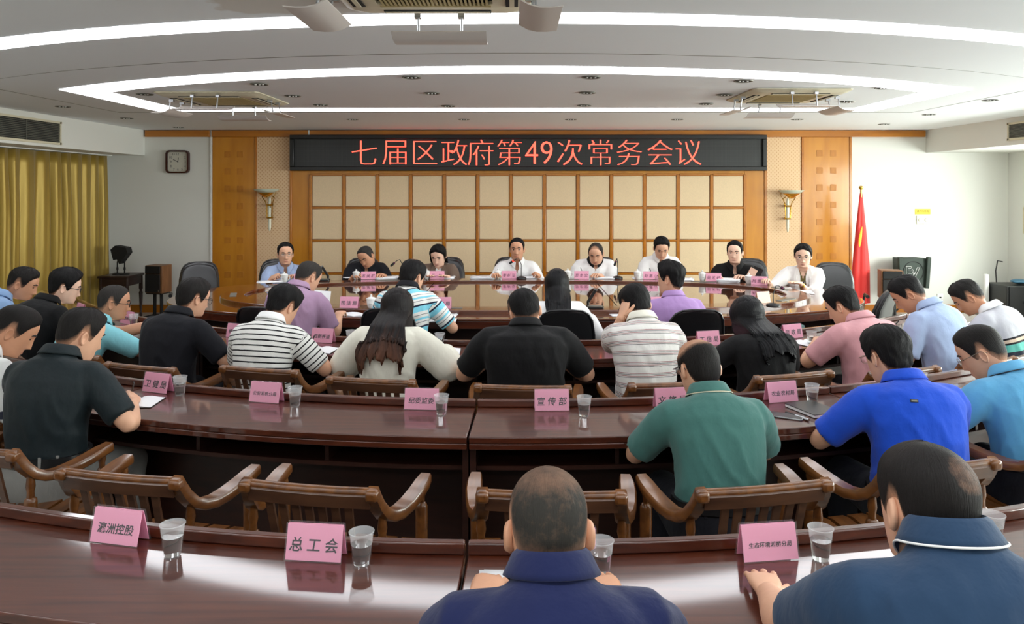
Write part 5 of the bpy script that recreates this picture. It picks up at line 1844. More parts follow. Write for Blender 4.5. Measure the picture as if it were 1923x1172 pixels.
        for i, p in enumerate(V):
            a = noise.noise((p[0] * 7 + seedn, p[1] * 7, p[2] * 5))
            r_ = 1 - abs(noise.noise((p[0] * 9 + p[2] * 5 + seedn * 3, p[1] * 9, p[2] * 4 - abs(p[0]) * 8 + 5)))
            nv[i] = a * 0.5 + (r_ ** 4 - 0.5) * 0.9
        cen = SP[np.argmin(dist, 1)]
        dr = V - cen
        dr = dr / (np.linalg.norm(dr, axis=1, keepdims=True) + 1e-6)
        low = smooth(0.9, 0.3, ti)
        amp = (0.0045 + 0.0075 * low) * (0.25 + 0.75 * smooth(t_low + 0.02, t_low + 0.2, ti)) * (1 - armw * 0.4)
        V = V + dr * (nv * amp)[:, None]
        if front is not None:
            keep = ~front(V, ti)[Q].all(1)
            Q = Q[keep]
        me = arrays_mesh(name, V, Q)
        a_ = me.attributes.new('along', 'FLOAT', 'POINT'); a_.data.foreach_set('value', along.astype(np.float32))
        return finish(me, name, m, par or o, 180)

    F = np.array(sf)
    Cn = np.array(C)

    def vneck(depth, half):
        def f(V, ti):
            r = V - Cn
            fw = r @ F
            dn = -(r @ np.array(ts))
            return (fw > 0.02) & (dn < depth) & (np.abs(r[:, 0]) < half * (1 - dn / depth))
        return f
    if jacket:
        garment(0.004, None, -0.03, voxel + 0.002, 'blouse', CL[shirt], vneck(0.05 if jacket == 'brown' else 0.11, 0.06))

        def open_(V, ti):
            r = V - Cn
            fw = r @ F
            dn = -(r @ np.array(ts))
            return (fw > 0.02) & (np.abs(r[:, 0]) < np.clip((0.045 if jacket == 'brown' else 0.056) + 0.018 * np.sin(np.clip(dn, 0, 0.5) * 6), 0.03, 0.09))
        jk = garment(0.020, sleeve, -0.05, voxel, 'blazer', CL[jacket], open_)
        sm = jk.modifiers.new('solid', 'SOLIDIFY'); sm.thickness = 0.006
        for s in (-1, 1):      # lapels
            lp = []
            for q in range(7):
                u = q / 6
                pnt = Cn + F * (0.055 + 0.095 * math.sin(u * 1.4)) + np.array(ts) * (0.015 - u * 0.24) + np.array([s * (0.062 - 0.008 * u), 0, 0])
                lp.append(Vector(pnt))
            child(MB().sweep(lp, [[(-w2, -0.003), (w2, -0.003), (w2, 0.003), (-w2, 0.003)] for w2 in (0.012, 0.024, 0.032, 0.032, 0.024, 0.014, 0.004)]), 'lapel', CL[jacket])
    else:
        garment(so_, sleeve, t0, voxel, 'shirt', mshirt, vneck(0.115 if not female else 0.06, 0.05))
    if sleeve == 'short' and cuff:
        for s in (-1, 1):
            pp = arm_path(s, 20)
            r = arm_r[6] * ka + so_ + 0.010
            child(MB().tube([pp[8].lerp(pp[7], 0.25), pp[8].lerp(pp[9], 0.15)], [r, r], 18, caps=(False, False)), 'sleeve_band', cuff)
    # ---------------------------------------------------------- collar
    if collar:
        cm = CL[collar_m] if collar_m else mshirt
        axis = (Mn @ Vector((0, 0.0, 1)) * 0.6 + ts * 0.4).normalized()
        rt = Vector((1, 0, 0)); rt = (rt - axis * rt.dot(axis)).normalized(); fw = axis.cross(rt)
        nC = 40
        g0 = math.radians(14)
        rows = []
        prof = [(0.063, 0.006), (0.061, 0.028), (0.064, 0.035), (0.072, 0.028), (0.085, 0.001), (0.090, -0.010)] if collar != 'band' else [(0.072, -0.01), (0.067, 0.022), (0.069, 0.026), (0.073, 0.020), (0.078, -0.01), (0.079, -0.014)]
        bx_ = 1 + (k - 1) * 0.3
        for r, zz in prof:
            row = []
            for q in range(nC + 1):
                a = g0 + (2 * PI - 2 * g0) * q / nC
                drop = 0.035 * max(0, math.cos(a)) ** 1.5
                tipo = 0.018 * max(0, math.cos(a)) ** 3 if r > 0.07 else 0
                p = C + axis * (zz + 0.012 - drop - tipo * 1.6) + rt * (math.sin(a) * (r * 1.03 * bx_) ) + fw * (math.cos(a) * (r + 0.012 * max(0, math.cos(a))) * bx_ + 0.006)
                row.append(p)
            rows.append(row)
        mb = MB().rings(rows, (False, False), closed=False)
        co = child(mb, 'collar', cm, 70)
        sm = co.modifiers.new('solid', 'SOLIDIFY'); sm.thickness = 0.0025; sm.offset = 0
        if trim:
            child(MB().tube([p + (p - C).normalized() * 0.0015 for p in rows[-1]], 0.0022, 6), 'collar_trim', trim, par=co)
    # ---------------------------------------------------------- trousers, belt, shoes
    tm = CL[trousers]
    tr = MB()
    rs = [ring_at(spine(max(t, 0)) + Vector((0, 0, min(t, 0) * 0.55)), dsp(max(t, 0)), Vector((1, 0, 0)), hw * k * w + 0.018, fr * k + 0.018, bk * k + 0.018) for t, hw, fr, bk in (TB[:3] + ([q for q in TB[3:] if q[0] < waist - 0.03] + [(waist,) + tuple(float(np.interp(waist, [q[0] for q in TB], [q[i] for q in TB])) for i in (1, 2, 3))] if belt else []))]
    tr.rings(rs)
    for s in (-1, 1):
        hip = Vector((s * 0.095 * k, -0.01, seat + 0.015)); kn = Vector((s * 0.125, 0.425, seat + 0.02)); an = Vector((s * 0.12, 0.40 + 0.02 * s, 0.10))
        tr.tube([hip + Vector((0, -0.03, 0)), hip, hip.lerp(kn, 0.3), hip.lerp(kn, 0.7), kn + Vector((0, -0.02, 0)), kn + Vector((0, 0.02, -0.03)), kn + Vector((0, 0.0, -0.09)), kn.lerp(an, 0.6), an + Vector((0, 0, -0.04))],
                [0.09 * k, 0.108 * k, 0.098, 0.086, 0.077, 0.075, 0.072, 0.064, 0.062], 14)
    V, Q = remesh(tr, 0.016, 4)
    me = arrays_mesh('trousers', V, Q)
    to = finish(me, 'trousers', tm, o, 180)
    if belt:
        rs = []
        for t, e in ((waist - 0.03, 0.012), (waist - 0.03, 0.026), (waist + 0.022, 0.026), (waist + 0.022, 0.012)):
            hw, fr, bk = [np.interp(t, [q[0] for q in TB], [q[i] for q in TB]) for i in (1, 2, 3)]
            rs.append(ring_at(spine(t), dsp(t), Vector((1, 0, 0)), hw * k * w + e, fr * k + e, bk * k + e, 28))
        child(MB().rings(rs, (False, False)), 'belt', M['belt'], par=to)
        for a in (-0.10, -0.03, 0.06, 0.12):
            t = waist
            hw, fr, bk = [np.interp(t, [q[0] for q in TB], [q[i] for q in TB]) for i in (1, 2, 3)]
            c = spine(t)
            yy = -(bk * k + 0.027) * (1 - abs(a / (hw * k)) ** 2.3) ** (1 / 2.3)
            child(MB().box((c.x + a, c.y + yy, c.z), (0.012, 0.006, 0.05)), 'belt_loop', tm, bev=0.001, par=to)
    for s in (-1, 1):
        an = Vector((s * 0.12, 0.40 + 0.02 * s, 0.05))
        sh_ = MB()
        sh_.rings([[Vector((an.x + hw * math.copysign(abs(math.cos(a)) ** 0.8, math.cos(a)), an.y + yy, max(0.004, 0.004 + hh * (0.5 + 0.5 * math.sin(a))))) for a in [2 * PI * q / 12 for q in range(12)]]
                   for yy, hw, hh in ((-0.085, 0.02, 0.05), (-0.07, 0.036, 0.085), (0.0, 0.040, 0.088), (0.08, 0.046, 0.065), (0.15, 0.044, 0.05), (0.19, 0.024, 0.035))])
        child(sh_, 'shoe', M['shoe'])
    if watch:
        sh, E, Wr = arms[watch]
        f = (Wr - E).normalized()
        wb_ = child(MB().tube([Wr - f * 0.052, Wr - f * 0.030], 0.0315 * (0.9 if female else 1.04), 16, caps=(False, False)), 'wristwatch', M['strap'] if not female else M['gold'])
        up = Vector((0, 0, 1)); up = (up - f * up.dot(f)).normalized()
        child(MB().lathe([(0.0, 0.010), (0.016, 0.010), (0.018, 0.004), (0.018, 0.0), (0, 0)], tuple(Wr - f * 0.041 + up * 0.029), 14, m=up.to_track_quat('Z', 'Y').to_matrix()), 'watch_case', M['black'], par=wb_)
    if Rp == 'grip' and pen:
        Wr, dh = hands[1]
        tip = Wr + dh * 0.115 + Vector((-0.02, 0, 0))
        tip = o.matrix_basis @ Vector((tip.x, tip.y, TOP + 0.012))
        tail = o.matrix_basis @ (Wr + dh * 0.06 + Vector((0.012, -0.015, 0.075)))
        pn = thing('pen', 'pen held by the ' + ' '.join(label.split()[:9]), 'pen', tip)
        v = tail - tip
        MB().tube([v * 0.03, v], 0.0042, 8).build('barrel', M['black'], pn)
        MB().tube([(0, 0, 0), v * 0.05], [0.0008, 0.004], 8).build('nib', M['steel'], pn)
    NECK[o.name] = C.copy()
    return o, hands

# ---- the cast; yaw in degrees, 0 looks away from the camera, negative to the window side (right of the picture), 180 looks at it
def rowyaw(row, px, py, y):
    p = D(px, py, y)
    return math.degrees(radial(row, p.x, p.y))


FRONT = (0, 0.06, 0.12, 0.05, 1)      # helpers for thinning hair: x, y, z, radius, amount
P_ = {}


def add(key, label, px, py, y, by, hy, **k):
    P_[key] = person(label, px, py, y, by, hy, seedn=len(P_) * 1.7, **k)


# nearest row
add('N1', 'person with shaven head in a navy work shirt, seen from behind in the nearest row', 1030, 1000, 1.53, 2, 2, pitch=16, fwd=0.20, shirt='navy', hair='short', hcol='buzz', top=0.004, side=0.003, fade=0.6, bald=[(0.0, -0.02, 0.13, 0.10, 0.22)],
    collar='polo', nko=(0.09, 0.042), bulk=1.08, voxel=0.010, Lw=(-0.15, 0.42, 0.80), Rw=(0.19, 0.40, 0.80), Lp='relax', Rp='flat', skin='tan', pen=False, elbow=0.3)
add('N2', 'person with short black hair in a teal blue polo in the nearest row', 1742, 962, 1.50, -1, 4, pitch=12, roll=4, fwd=0.20, lat=0.0, shirt='teal', hair='short', hcol='soft', top=0.012, side=0.005, fade=0.4, bald=[(0.03, -0.085, 0.085, 0.055, 0.28)], nko=(0.085, 0.020),
    collar='polo', trim=M['white'], bulk=1.12, voxel=0.010, Lw=(-0.21, 0.46, 0.80), Rw=(0.16, 0.34, 0.80), Lp='flat', Rp='flat', skin='mid', pen=False, elbow=0.6)
# second row
add('R1', 'person in a white polo with a navy sleeve band, seen from the side', 24, 624, 3.66, -22, -58, pitch=34, fwd=0.24, shirt='white_band', hair='short', hcol='soft', top=0.012, side=0.005, fade=0.5, collar='polo', collar_m='white', skin='tan', trousers='jeans', Rw=(0.10, 0.26, 0.80))
add('R2', 'person in a dark green polo with grey trousers and a black belt, writing', 150, 632, 3.52, -3, -38, pitch=22, fwd=0.22, shirt='dkgreen', hair='short', hcol='soft', top=0.014, side=0.005, fade=0.5, collar='polo', skin='mid', trousers='grey_trousers', belt=True, waist=0.27, voxel=0.011,
    Rw=(0.25, 0.18, 0.80), Lw=(-0.05, 0.30, 0.80), elbow=0.9)
add('R3', 'balding person in a green polo with glasses, seen from behind', 1313, 694, 3.18, 4, 14, pitch=18, fwd=0.27, shirt='green', hair='short', hcol='soft', top=0.006, side=0.006, fade=0.2, bald=[(0, 0.03, 0.12, 0.125, 1.3), (0, 0.08, 0.08, 0.08, 1)],
    glasses='black', collar='polo', trim=M['cream'], belt=True, waist=0.24, bulk=1.02, skin='mid', voxel=0.011, Rp='relax', Lw=(-0.10, 0.24, 0.80), Rw=(0.10, 0.24, 0.80), elbow=1.4)
add('R4', 'person in a royal blue polo with glasses, seen from behind', 1667, 672, 3.33, 3, 15, pitch=18, fwd=0.24, lat=0.0, shirt='royal', hair='short', hcol='black', top=0.024, side=0.012, fade=0.25, glasses='metal', collar='polo', bulk=1.10, skin='mid', voxel=0.011, belt=True, waist=0.17,
    Lw=(-0.17, 0.25, 0.80), Rw=(0.10, 0.28, 0.80), Rp='relax', elbow=1.3)
add('R5', 'person in a light blue polo with glasses, bent over the second desk row', 1845, 664, 3.50, 13, 52, pitch=32, fwd=0.26, lat=-0.02, shirt='sky', hair='short', hcol='soft', top=0.012, side=0.006, fade=0.5, glasses='metal', collar='polo', trim=M['black'], cuff=M['pink'], bulk=1.06, skin='mid', voxel=0.011, belt=True, waist=0.30,
    Lw=(-0.20, 0.24, 0.80), Rw=(0.08, 0.28, 0.80), Rp='relax', elbow=1.3)
# third row
add('T1', 'person in a pale blue polo in profile in front of the gold curtain', 42, 535, 5.58, -38, -70, pitch=22, fwd=0.22, shirt='lblue', hair='short', hcol='soft', top=0.014, side=0.004, fade=0.5, collar='polo', skin='tan')
add('T2', 'person in a loose black shirt with glasses in front of the gold curtain', 121, 541, 5.36, -26, -56, pitch=16, fwd=0.26, shirt='black', hair='short', hcol='black', top=0.026, side=0.006, fade=0.25, glasses='black', collar='polo', skin='pale', bulk=1.12)
add('T3', 'person in a turquoise polo with cropped grey hair and glasses, hands together', 213, 570, 5.12, -31, -62, pitch=10, fwd=0.30, shirt='turq', hair='short', hcol='grey', top=0.004, side=0.003, fade=0.5, glasses='black', collar='polo', skin='tan', bulk=1.02, watch=-1,
    Lw=(0.14, 0.48, 0.85), Rw=(0.22, 0.42, 0.83), Lp='relax', Rp='relax', pen=False, trousers='jeans')
add('T4', 'person in a black polo with glasses writing next to the striped shirt', 362, 562, 4.78, -18, -38, pitch=16, fwd=0.22, shirt='blackblue', hair='short', hcol='soft', top=0.016, side=0.007, fade=0.3, glasses='black', collar='polo', skin='mid', bulk=1.04,
    Rw=(0.28, 0.26, 0.80), Lw=(-0.08, 0.28, 0.80), elbow=0.9)
add('T5', 'person in a black and white striped shirt, seen from behind', 531, 578, 4.60, -12, -30, pitch=30, fwd=0.24, shirt='stripe', hair='short', hcol='black', top=0.026, side=0.010, fade=0.3, collar='polo', collar_m='white', skin='mid',
    Rw=(0.19, 0.24, 0.80), Lw=(-0.10, 0.26, 0.80), elbow=1.1)
add('T6', 'long-haired person in a cream blouse, seen from behind', 745, 584, 4.58, -4, -4, pitch=24, fwd=0.20, shirt='cream', sleeve='puff', hair='short', hcol='tips', top=0.020, side=0.018, female=True, skin='pale', voxel=0.011,
    long=dict(len=0.34, **{'from': 70}, rx=0.145, ry=0.055, back=-0.085, jag=0.42, wave=1.0, dx=-0.02), Rw=(0.28, 0.26, 0.80), Lw=(-0.20, 0.26, 0.80), elbow=0.9, bulk=1.05)
add('T7', 'broad person in black with short hair, seen from behind near the central desk gap', 986, 587, 4.42, 0, 8, pitch=20, roll=-9, fwd=0.18, shirt='black', hair='short', hcol='black', top=0.016, side=0.010, fade=0.55, bald=[(-0.03, 0.0, 0.135, 0.05, 0.5)], collar='polo', skin='mid', bulk=1.30, jaw=1.08,
    Lw=(-0.18, 0.22, 0.80), Rw=(0.18, 0.22, 0.80), elbow=1.4, Rp='relax', pen=False, hs=1.04, nk=1.45)
add('T8', 'person in a maroon striped shirt resting the forehead on one hand', 1194, 575, 4.55, 6, 16, pitch=26, roll=-4, fwd=0.22, shirt='maroon_stripe', hair='short', hcol='black', top=0.018, side=0.010, fade=0.35, collar='polo', collar_m='cream', skin='mid', bulk=1.04, glasses='black',
    Lw=(-0.105, 0.11, 1.03), Lp='relax', Lh=(0.35, 0.2, 0.9), Lpole=(-0.28, 0.30, -1), Rw=(0.12, 0.28, 0.80), elbow=0.6)
add('T9', 'dark-haired person in a black top next to the person in pink', 1405, 598, 4.60, 10, 14, pitch=28, fwd=0.20, shirt='black', hair='short', hcol='gloss', top=0.018, side=0.016, female=True, skin='pale', bulk=1.08,
    long=dict(len=0.21, **{'from': 62}, rx=0.11, ry=0.065, back=-0.06, jag=0.25, wave=0.5, dx=0.03), Lw=(-0.30, 0.30, 0.80), Rw=(0.12, 0.26, 0.80), elbow=0.8)
add('T10', 'person in a pink polo bowed over the third desk row', 1583, 577, 4.82, 20, 44, pitch=28, fwd=0.24, shirt='pink', hair='short', hcol='black', top=0.018, side=0.009, fade=0.3, collar='polo', skin='mid', bulk=1.10,
    Lw=(-0.12, 0.28, 0.80), Rw=(0.06, 0.28, 0.80), elbow=1.5, Rp='relax', pen=False)
add('T11', 'person in a pale blue short-sleeved shirt with head bowed, on the window side', 1707, 554, 5.05, 28, 62, pitch=40, fwd=0.26, lat=-0.02, shirt='lblue2', hair='short', hcol='black', top=0.016, side=0.006, fade=0.4, collar='polo', skin='tan', bulk=1.05, trousers='grey_trousers',
    Lw=(-0.20, 0.20, 0.82), Rw=(0.06, 0.26, 0.80))
add('T12', 'person in a grey and navy polo with mint bands, writing on the window side', 1820, 560, 5.40, 34, 60, pitch=42, fwd=0.26, lat=-0.04, shirt='mint', hair='short', hcol='soft', top=0.016, side=0.005, fade=0.5, collar='polo', collar_m='white', skin='tan', chevron=0.0,
    Lw=(-0.22, 0.28, 0.82), Rw=(0.02, 0.28, 0.80), Lp='grip', pen=False)
# near side of the oval table
add('O1', 'person in a mauve polo reading papers at the oval table', 578, 522, 5.72, -14, -38, pitch=30, fwd=0.24, shirt='mauve', hair='short', hcol='grey', top=0.007, side=0.004, fade=0.45, collar='polo', skin='mid', bulk=1.08,
    Rw=(0.20, 0.30, 0.82), Lw=(-0.10, 0.30, 0.80), Rp='relax', pen=False)
add('O2', 'person in a white and blue banded polo at the oval table', 774, 522, 5.72, -6, -32, pitch=22, fwd=0.22, shirt='blue_stripe', hair='short', hcol='black', top=0.020, side=0.010, fade=0.2, bald=[(0.0, -0.03, 0.135, 0.035, 0.6)], glasses='black', collar='polo', collar_m='blackblue', skin='mid', chevron=0.35,
    Rw=(0.24, 0.26, 0.80), Lw=(-0.10, 0.28, 0.80), elbow=0.9)
add('O3', 'black-haired person in white at the oval table, seen from behind', 1046, 538, 5.78, 0, 0, pitch=14, fwd=0.16, shirt='white', sleeve='long', hair='short', hcol='gloss', top=0.016, side=0.016, female=True, skin='pale',
    long=dict(len=0.26, **{'from': 68}, rx=0.092, ry=0.075, back=-0.05, jag=0.06, wave=0.1), Rw=(0.26, 0.26, 0.80), Lw=(-0.16, 0.26, 0.80), elbow=0.3)
add('O4', 'person in a lavender polo with glasses, turned aside at the oval table', 1259, 526, 5.74, 6, 50, pitch=4, roll=4, fwd=0.16, shirt='lav', hair='short', hcol='black', top=0.030, side=0.008, fade=0.25, glasses='metal', collar='polo', skin='mid',
    Rw=(0.14, 0.28, 0.80), Lw=(-0.14, 0.28, 0.80))
# far side, facing the camera
BK = dict(fwd=0.16, Rw=(0.12, 0.30, 0.81), Lw=(-0.12, 0.30, 0.81), voxel=0.013, hlift=-0.016, nk=0.25)
add('B1', 'person in a light blue shirt with glasses at the clock end of the back row', 536, 478, 8.42, 180 + 18, 180 + 22, pitch=2, **dict(BK, shirt='lblue2', hair='short', hcol='black', top=0.018, side=0.008, fade=0.1, glasses='metal', collar='polo', skin='mid', bulk=1.04, pen=False, Rw=(0.14, 0.30, 0.83), Lw=(-0.12, 0.32, 0.83), Rp='fist', Lp='relax'))
add('B2', 'person in a black polo bent over notes in the back row', 688, 483, 8.52, 180 + 10, 180 - 18, pitch=30, roll=12, **dict(BK, nk=1.1, shirt='blackblue', hair='short', hcol='grey', top=0.007, side=0.005, fade=0.2, collar='polo', skin='tan', bulk=1.04, Rw=(0.14, 0.28, 0.82), Lw=(-0.20, 0.26, 0.82)))
add('B3', 'dark-haired person in a brown blazer over a white top in the back row', 823, 481, 8.60, 180 + 2, 180 - 12, pitch=24, **dict(BK, nk=0.7, shirt='white', sleeve='three', jacket='brown', hlift=0.0, hair='short', hcol='black', top=0.018, side=0.014, female=True, skin='pale', pen=False, Rp='flat', Lp='flat',
    long=dict(len=0.24, **{'from': 76}, rx=0.105, ry=0.08, back=-0.02, jag=0.2, wave=0.5)))
add('B4', 'speaking person in a white shirt at the microphone in the middle of the back row', 971, 469, 8.60, 180, 180 - 6, pitch=2, **dict(BK, shirt='white', sleeve='long', hair='short', hcol='black', top=0.016, side=0.006, fade=0.15, collar='polo', skin='tan', Rw=(0.26, 0.30, 0.83), Lw=(-0.24, 0.30, 0.83), Rp='relax', Lp='fist', pen=False, bulk=1.05))
add('B5', 'person in a white polo with a black collar writing in the back row', 1119, 477, 8.60, 180 - 2, 180 - 14, pitch=26, **dict(BK, nk=1.1, shirt='white', hair='short', hcol='grey', top=0.008, side=0.006, fade=0.1, bald=[(0, 0.08, 0.09, 0.07, 0.9)], collar='polo', collar_m='black', cuff=M['black'], skin='mid', bulk=1.14, jaw=1.12, Rw=(0.20, 0.26, 0.82), Lw=(-0.04, 0.28, 0.82)))
add('B6', 'person in a plain white polo writing in the back row', 1242, 467, 8.56, 180 - 6, 180 - 4, pitch=28, **dict(BK, nk=0.9, shirt='white', hair='short', hcol='black', top=0.022, side=0.008, fade=0.1, collar='polo', skin='mid', Rw=(0.16, 0.28, 0.82)))
add('B7', 'person in a black polo with a wristwatch near the flag end of the back row', 1380, 475, 8.42, 180 - 16, 180 - 24, pitch=4, **dict(BK, shirt='black', hair='short', hcol='black', top=0.018, side=0.006, fade=0.15, collar='polo', skin='pale', watch=-1, Rw=(0.22, 0.28, 0.82), Lw=(-0.10, 0.30, 0.83), Lp='relax', Rp='relax', pen=False, bulk=1.05))
add('B8', 'person with tied back hair and glasses in a white blazer by the flag', 1508, 481, 7.95, 180 - 24, 180 - 22, pitch=12, **dict(BK, fwd=0.12, nk=0.4, shirt='olive', sleeve='three', jacket='jacket', hlift=0.0, hair='short', hcol='black', top=0.016, side=0.012, female=True, glasses='metal', skin='pale', pen=False, Rw=(0.34, 0.34, 0.84), Lw=(0.02, 0.30, 0.82), Rp='relax', Lp='flat', watch=-1,
    long=dict(len=0.08, **{'from': 100}, rx=0.07, ry=0.09, back=-0.03, jag=0.0, wave=0.0, tail=True)))

# small metal tag below the collar of the royal blue polo
so = [c for c in P_['R4'][0].children if c.name.startswith('shirt')][0]
nk_ = NECK[P_['R4'][0].name]
ok, loc, nor, _ = so.ray_cast(Vector((nk_.x - 0.06, nk_.y - 0.6, nk_.z - 0.035)), Vector((0, 1, 0)))
o = MB().box((0, 0, 0), (0.030, 0.012, 0.004)).build('metal_tag', M['black'], P_['R4'][0], bevel=0.001)
o.location = loc + nor * 0.002
o.rotation_euler = nor.to_track_quat('Z', 'Y').to_euler()
o2 = MB().box((0, 0, 0.0024), (0.022, 0.006, 0.001)).build('tag_bar', M['vent'], o)

# ================================================================== ON THE TABLES
card0 = {}


def name_card(x, y, z, rz, text, label, w_=0.16, h_=0.095, group='pink name cards', flip=False, ink='ink', size=None, paper='pink'):
    """a folded card in a clear stand; the writing faces the seat side"""
    t = thing('name_card', label, 'name card', (x, y, z), rz, group)
    d = 0.026
    for s in (-1, 1):
        sl = MB().add([(-w_ / 2, s * d, 0.003), (w_ / 2, s * d, 0.003), (w_ / 2, s * 0.004, h_), (-w_ / 2, s * 0.004, h_), (-w_ / 2, s * d - s * 0.002, 0.003), (w_ / 2, s * d - s * 0.002, 0.003), (w_ / 2, s * 0.004 - s * 0.002, h_), (-w_ / 2, s * 0.004 - s * 0.002, h_)],
                      [(0, 1, 2, 3), (7, 6, 5, 4), (0, 4, 5, 1), (1, 5, 6, 2), (2, 6, 7, 3), (3, 7, 4, 0)])
        sl.build('card_face', M[paper], t, 0)
        e = 0.0022
        hl = MB().add([(-w_ / 2 - 0.003, s * (d + e), 0), (w_ / 2 + 0.003, s * (d + e), 0), (w_ / 2 + 0.003, s * (0.004 + e), h_ + 0.004), (-w_ / 2 - 0.003, s * (0.004 + e), h_ + 0.004),
                       (-w_ / 2 - 0.003, s * (d + e + 0.0015), 0), (w_ / 2 + 0.003, s * (d + e + 0.0015), 0), (w_ / 2 + 0.003, s * (0.004 + e + 0.0015), h_ + 0.004), (-w_ / 2 - 0.003, s * (0.004 + e + 0.0015), h_ + 0.004)],
                      [(0, 1, 2, 3), (7, 6, 5, 4), (0, 4, 5, 1), (1, 5, 6, 2), (2, 6, 7, 3), (3, 7, 4, 0)])
        hl.build('clear_stand', M['acrylic'], t, 0)
    if text:
        n = len(text)
        sz = size or min(0.040, 0.82 * w_ / (n * 1.08))
        sp = 1.55 if n == 3 else (1.12 if n > 4 else 1.02)
        if n == 2: sp = 2.4
        sl = math.atan2(d - 0.004, h_)
        lettering(text, sz, M[ink], t, Matrix.Translation((0, -(d - 0.46 * (d - 0.004)) - 0.0010, h_ * 0.46)) @ Matrix.Rotation(-sl, 4, 'X') @ Matrix.Rotation(PI / 2, 4, 'X'), shear=0.12, spacing=sp, offset=sz * 0.014, extrude=0.0002)
    return t


def on_desk(row, x, y, clear):
    """keep a thing in front of the desk's back ledge"""
    yc, r0, r1, _ = ROWS[row]
    v = Vector((x, y - yc))
    r = max(v.length, r0 + clear)
    v = v.normalized() * r
    return v.x, v.y + yc


def card_px(row, px, py, text, label, **k):
    p = W(px, py, TOP)
    rz = radial(row, p.x, p.y) * 1.05
    x, y = on_desk(row, p.x, p.y + 0.026, 0.026 + 0.029 + 0.003)
    name_card(x, y, TOP, rz, text, label, **k)


card_px('near', 219, 1022, '瀛洲控股', 'pink name card with four large characters at the curtain-side end of the nearest desk')
card_px('near', 589, 1056, '总工会', 'pink name card with three spaced characters beside the gap of the nearest desk')
card_px('near', 1065, 1066, '市监局', 'pink name card mostly hidden by the shaven head')
card_px('near', 1447, 1055, '生态环境湘桥分局', 'pink name card with eight small characters on the nearest desk')
card_px('near', 1778, 1024, '城管执法局', 'pink name card mostly hidden behind the teal blue polo')
card_px('middle', 299, 736, '卫健局', 'pink name card at the pen hand of the dark green polo')
card_px('middle', 503, 754, '公安湘桥分局', 'pink name card with six small characters on the second desk')
card_px('middle', 793, 768, '纪委监委', 'pink name card partly hidden by a cup at the gap of the second desk')
card_px('middle', 1036, 771, '宣传部', 'pink name card standing alone on the window side of the second desk gap')
card_px('middle', 1262, 769, '文旅局', 'pink name card partly hidden by the green polo')
card_px('middle', 1470, 756, '农业农村局', 'pink name card with five characters near the smartphone')
card_px('middle', 1698, 728, '水务局', 'pink name card behind the shoulder of the royal blue polo')
card_px('far', 149, 593, '太平街道', 'pink name card in front of the black shirt by the curtain')
card_px('far', 238, 609, '湘桥街道', 'pink name card in front of the turquoise polo')
card_px('far', 443, 635, '桥东街道', 'pink name card between the black polo and the striped shirt')
card_px('far', 611, 642, '西新街道', 'pink name card at the elbow of the black and white striped shirt')
card_px('far', 1156, 650, '发改局', 'pink name card behind the raised arm of the maroon striped shirt')
card_px('far', 1331, 650, '工信局', 'pink name card above the balding head of the green polo')
card_px('far', 1489, 636, '民政局', 'pink name card between the black top and the pink polo')


def oval_pt(px, py, z=0.79):
    p = W(px, py, z)
    return p


p = W(661, 575, RIMZ); name_card(p.x, 6.335, RIMZ, R_(-8), '司法局', 'pink name card at the elbow of the mauve polo on the oval table rim')
p = W(830, 579, RIMZ); name_card(p.x, 6.305, RIMZ, R_(-3), '财政局', 'pink name card beside the blue banded polo on the oval table rim')
p = W(1226, 578, RIMZ); name_card(p.x, 6.32, RIMZ, R_(4), '审计局', 'pink name card hidden behind the lavender polo on the oval table rim')
BACKC = [(567, 528, '杨文辉', 'half hidden behind the mauve polo', 8.12, 12), (692, 526, '苏美群', 'before the black polo bent over notes', 8.33, 6), (821, 525.5, '陈 榆', 'in front of the brown blazer', 8.38, 2),
         (956, 526, '李树弘', 'in front of the speaking person', 8.39, 0), (1092, 527, '苏史宏', 'in front of the white polo with black collar', 8.38, -2), (1222, 530, '赵惠山', 'in front of the plain white polo', 8.34, -6),
         (1340, 536, '吴浚峰', 'in front of the black polo with a wristwatch', 8.16, -12), (1426, 545, '柯贵新', 'before the stack of papers of the white blazer', 7.86, -24)]
for px, py, tx, lab, yy, rz in BACKC:
    p = W(px, py, RIMZ)
    name_card((px - PX) * yy / FOC, yy, RIMZ, R_(rz), tx, 'pink name card in the back row ' + lab, w_=0.162, h_=0.088, ink='inkred', group='pink name cards of the back row')
pp = W(1434, 570, RIMZ)
name_card(pp.x, pp.y + 0.03, RIMZ, R_(28), '', 'peach card folded like a tent at the window end of the oval table', w_=0.15, h_=0.10, paper='peach', group='peach tent card')

# plastic cups of water
cup0 = None


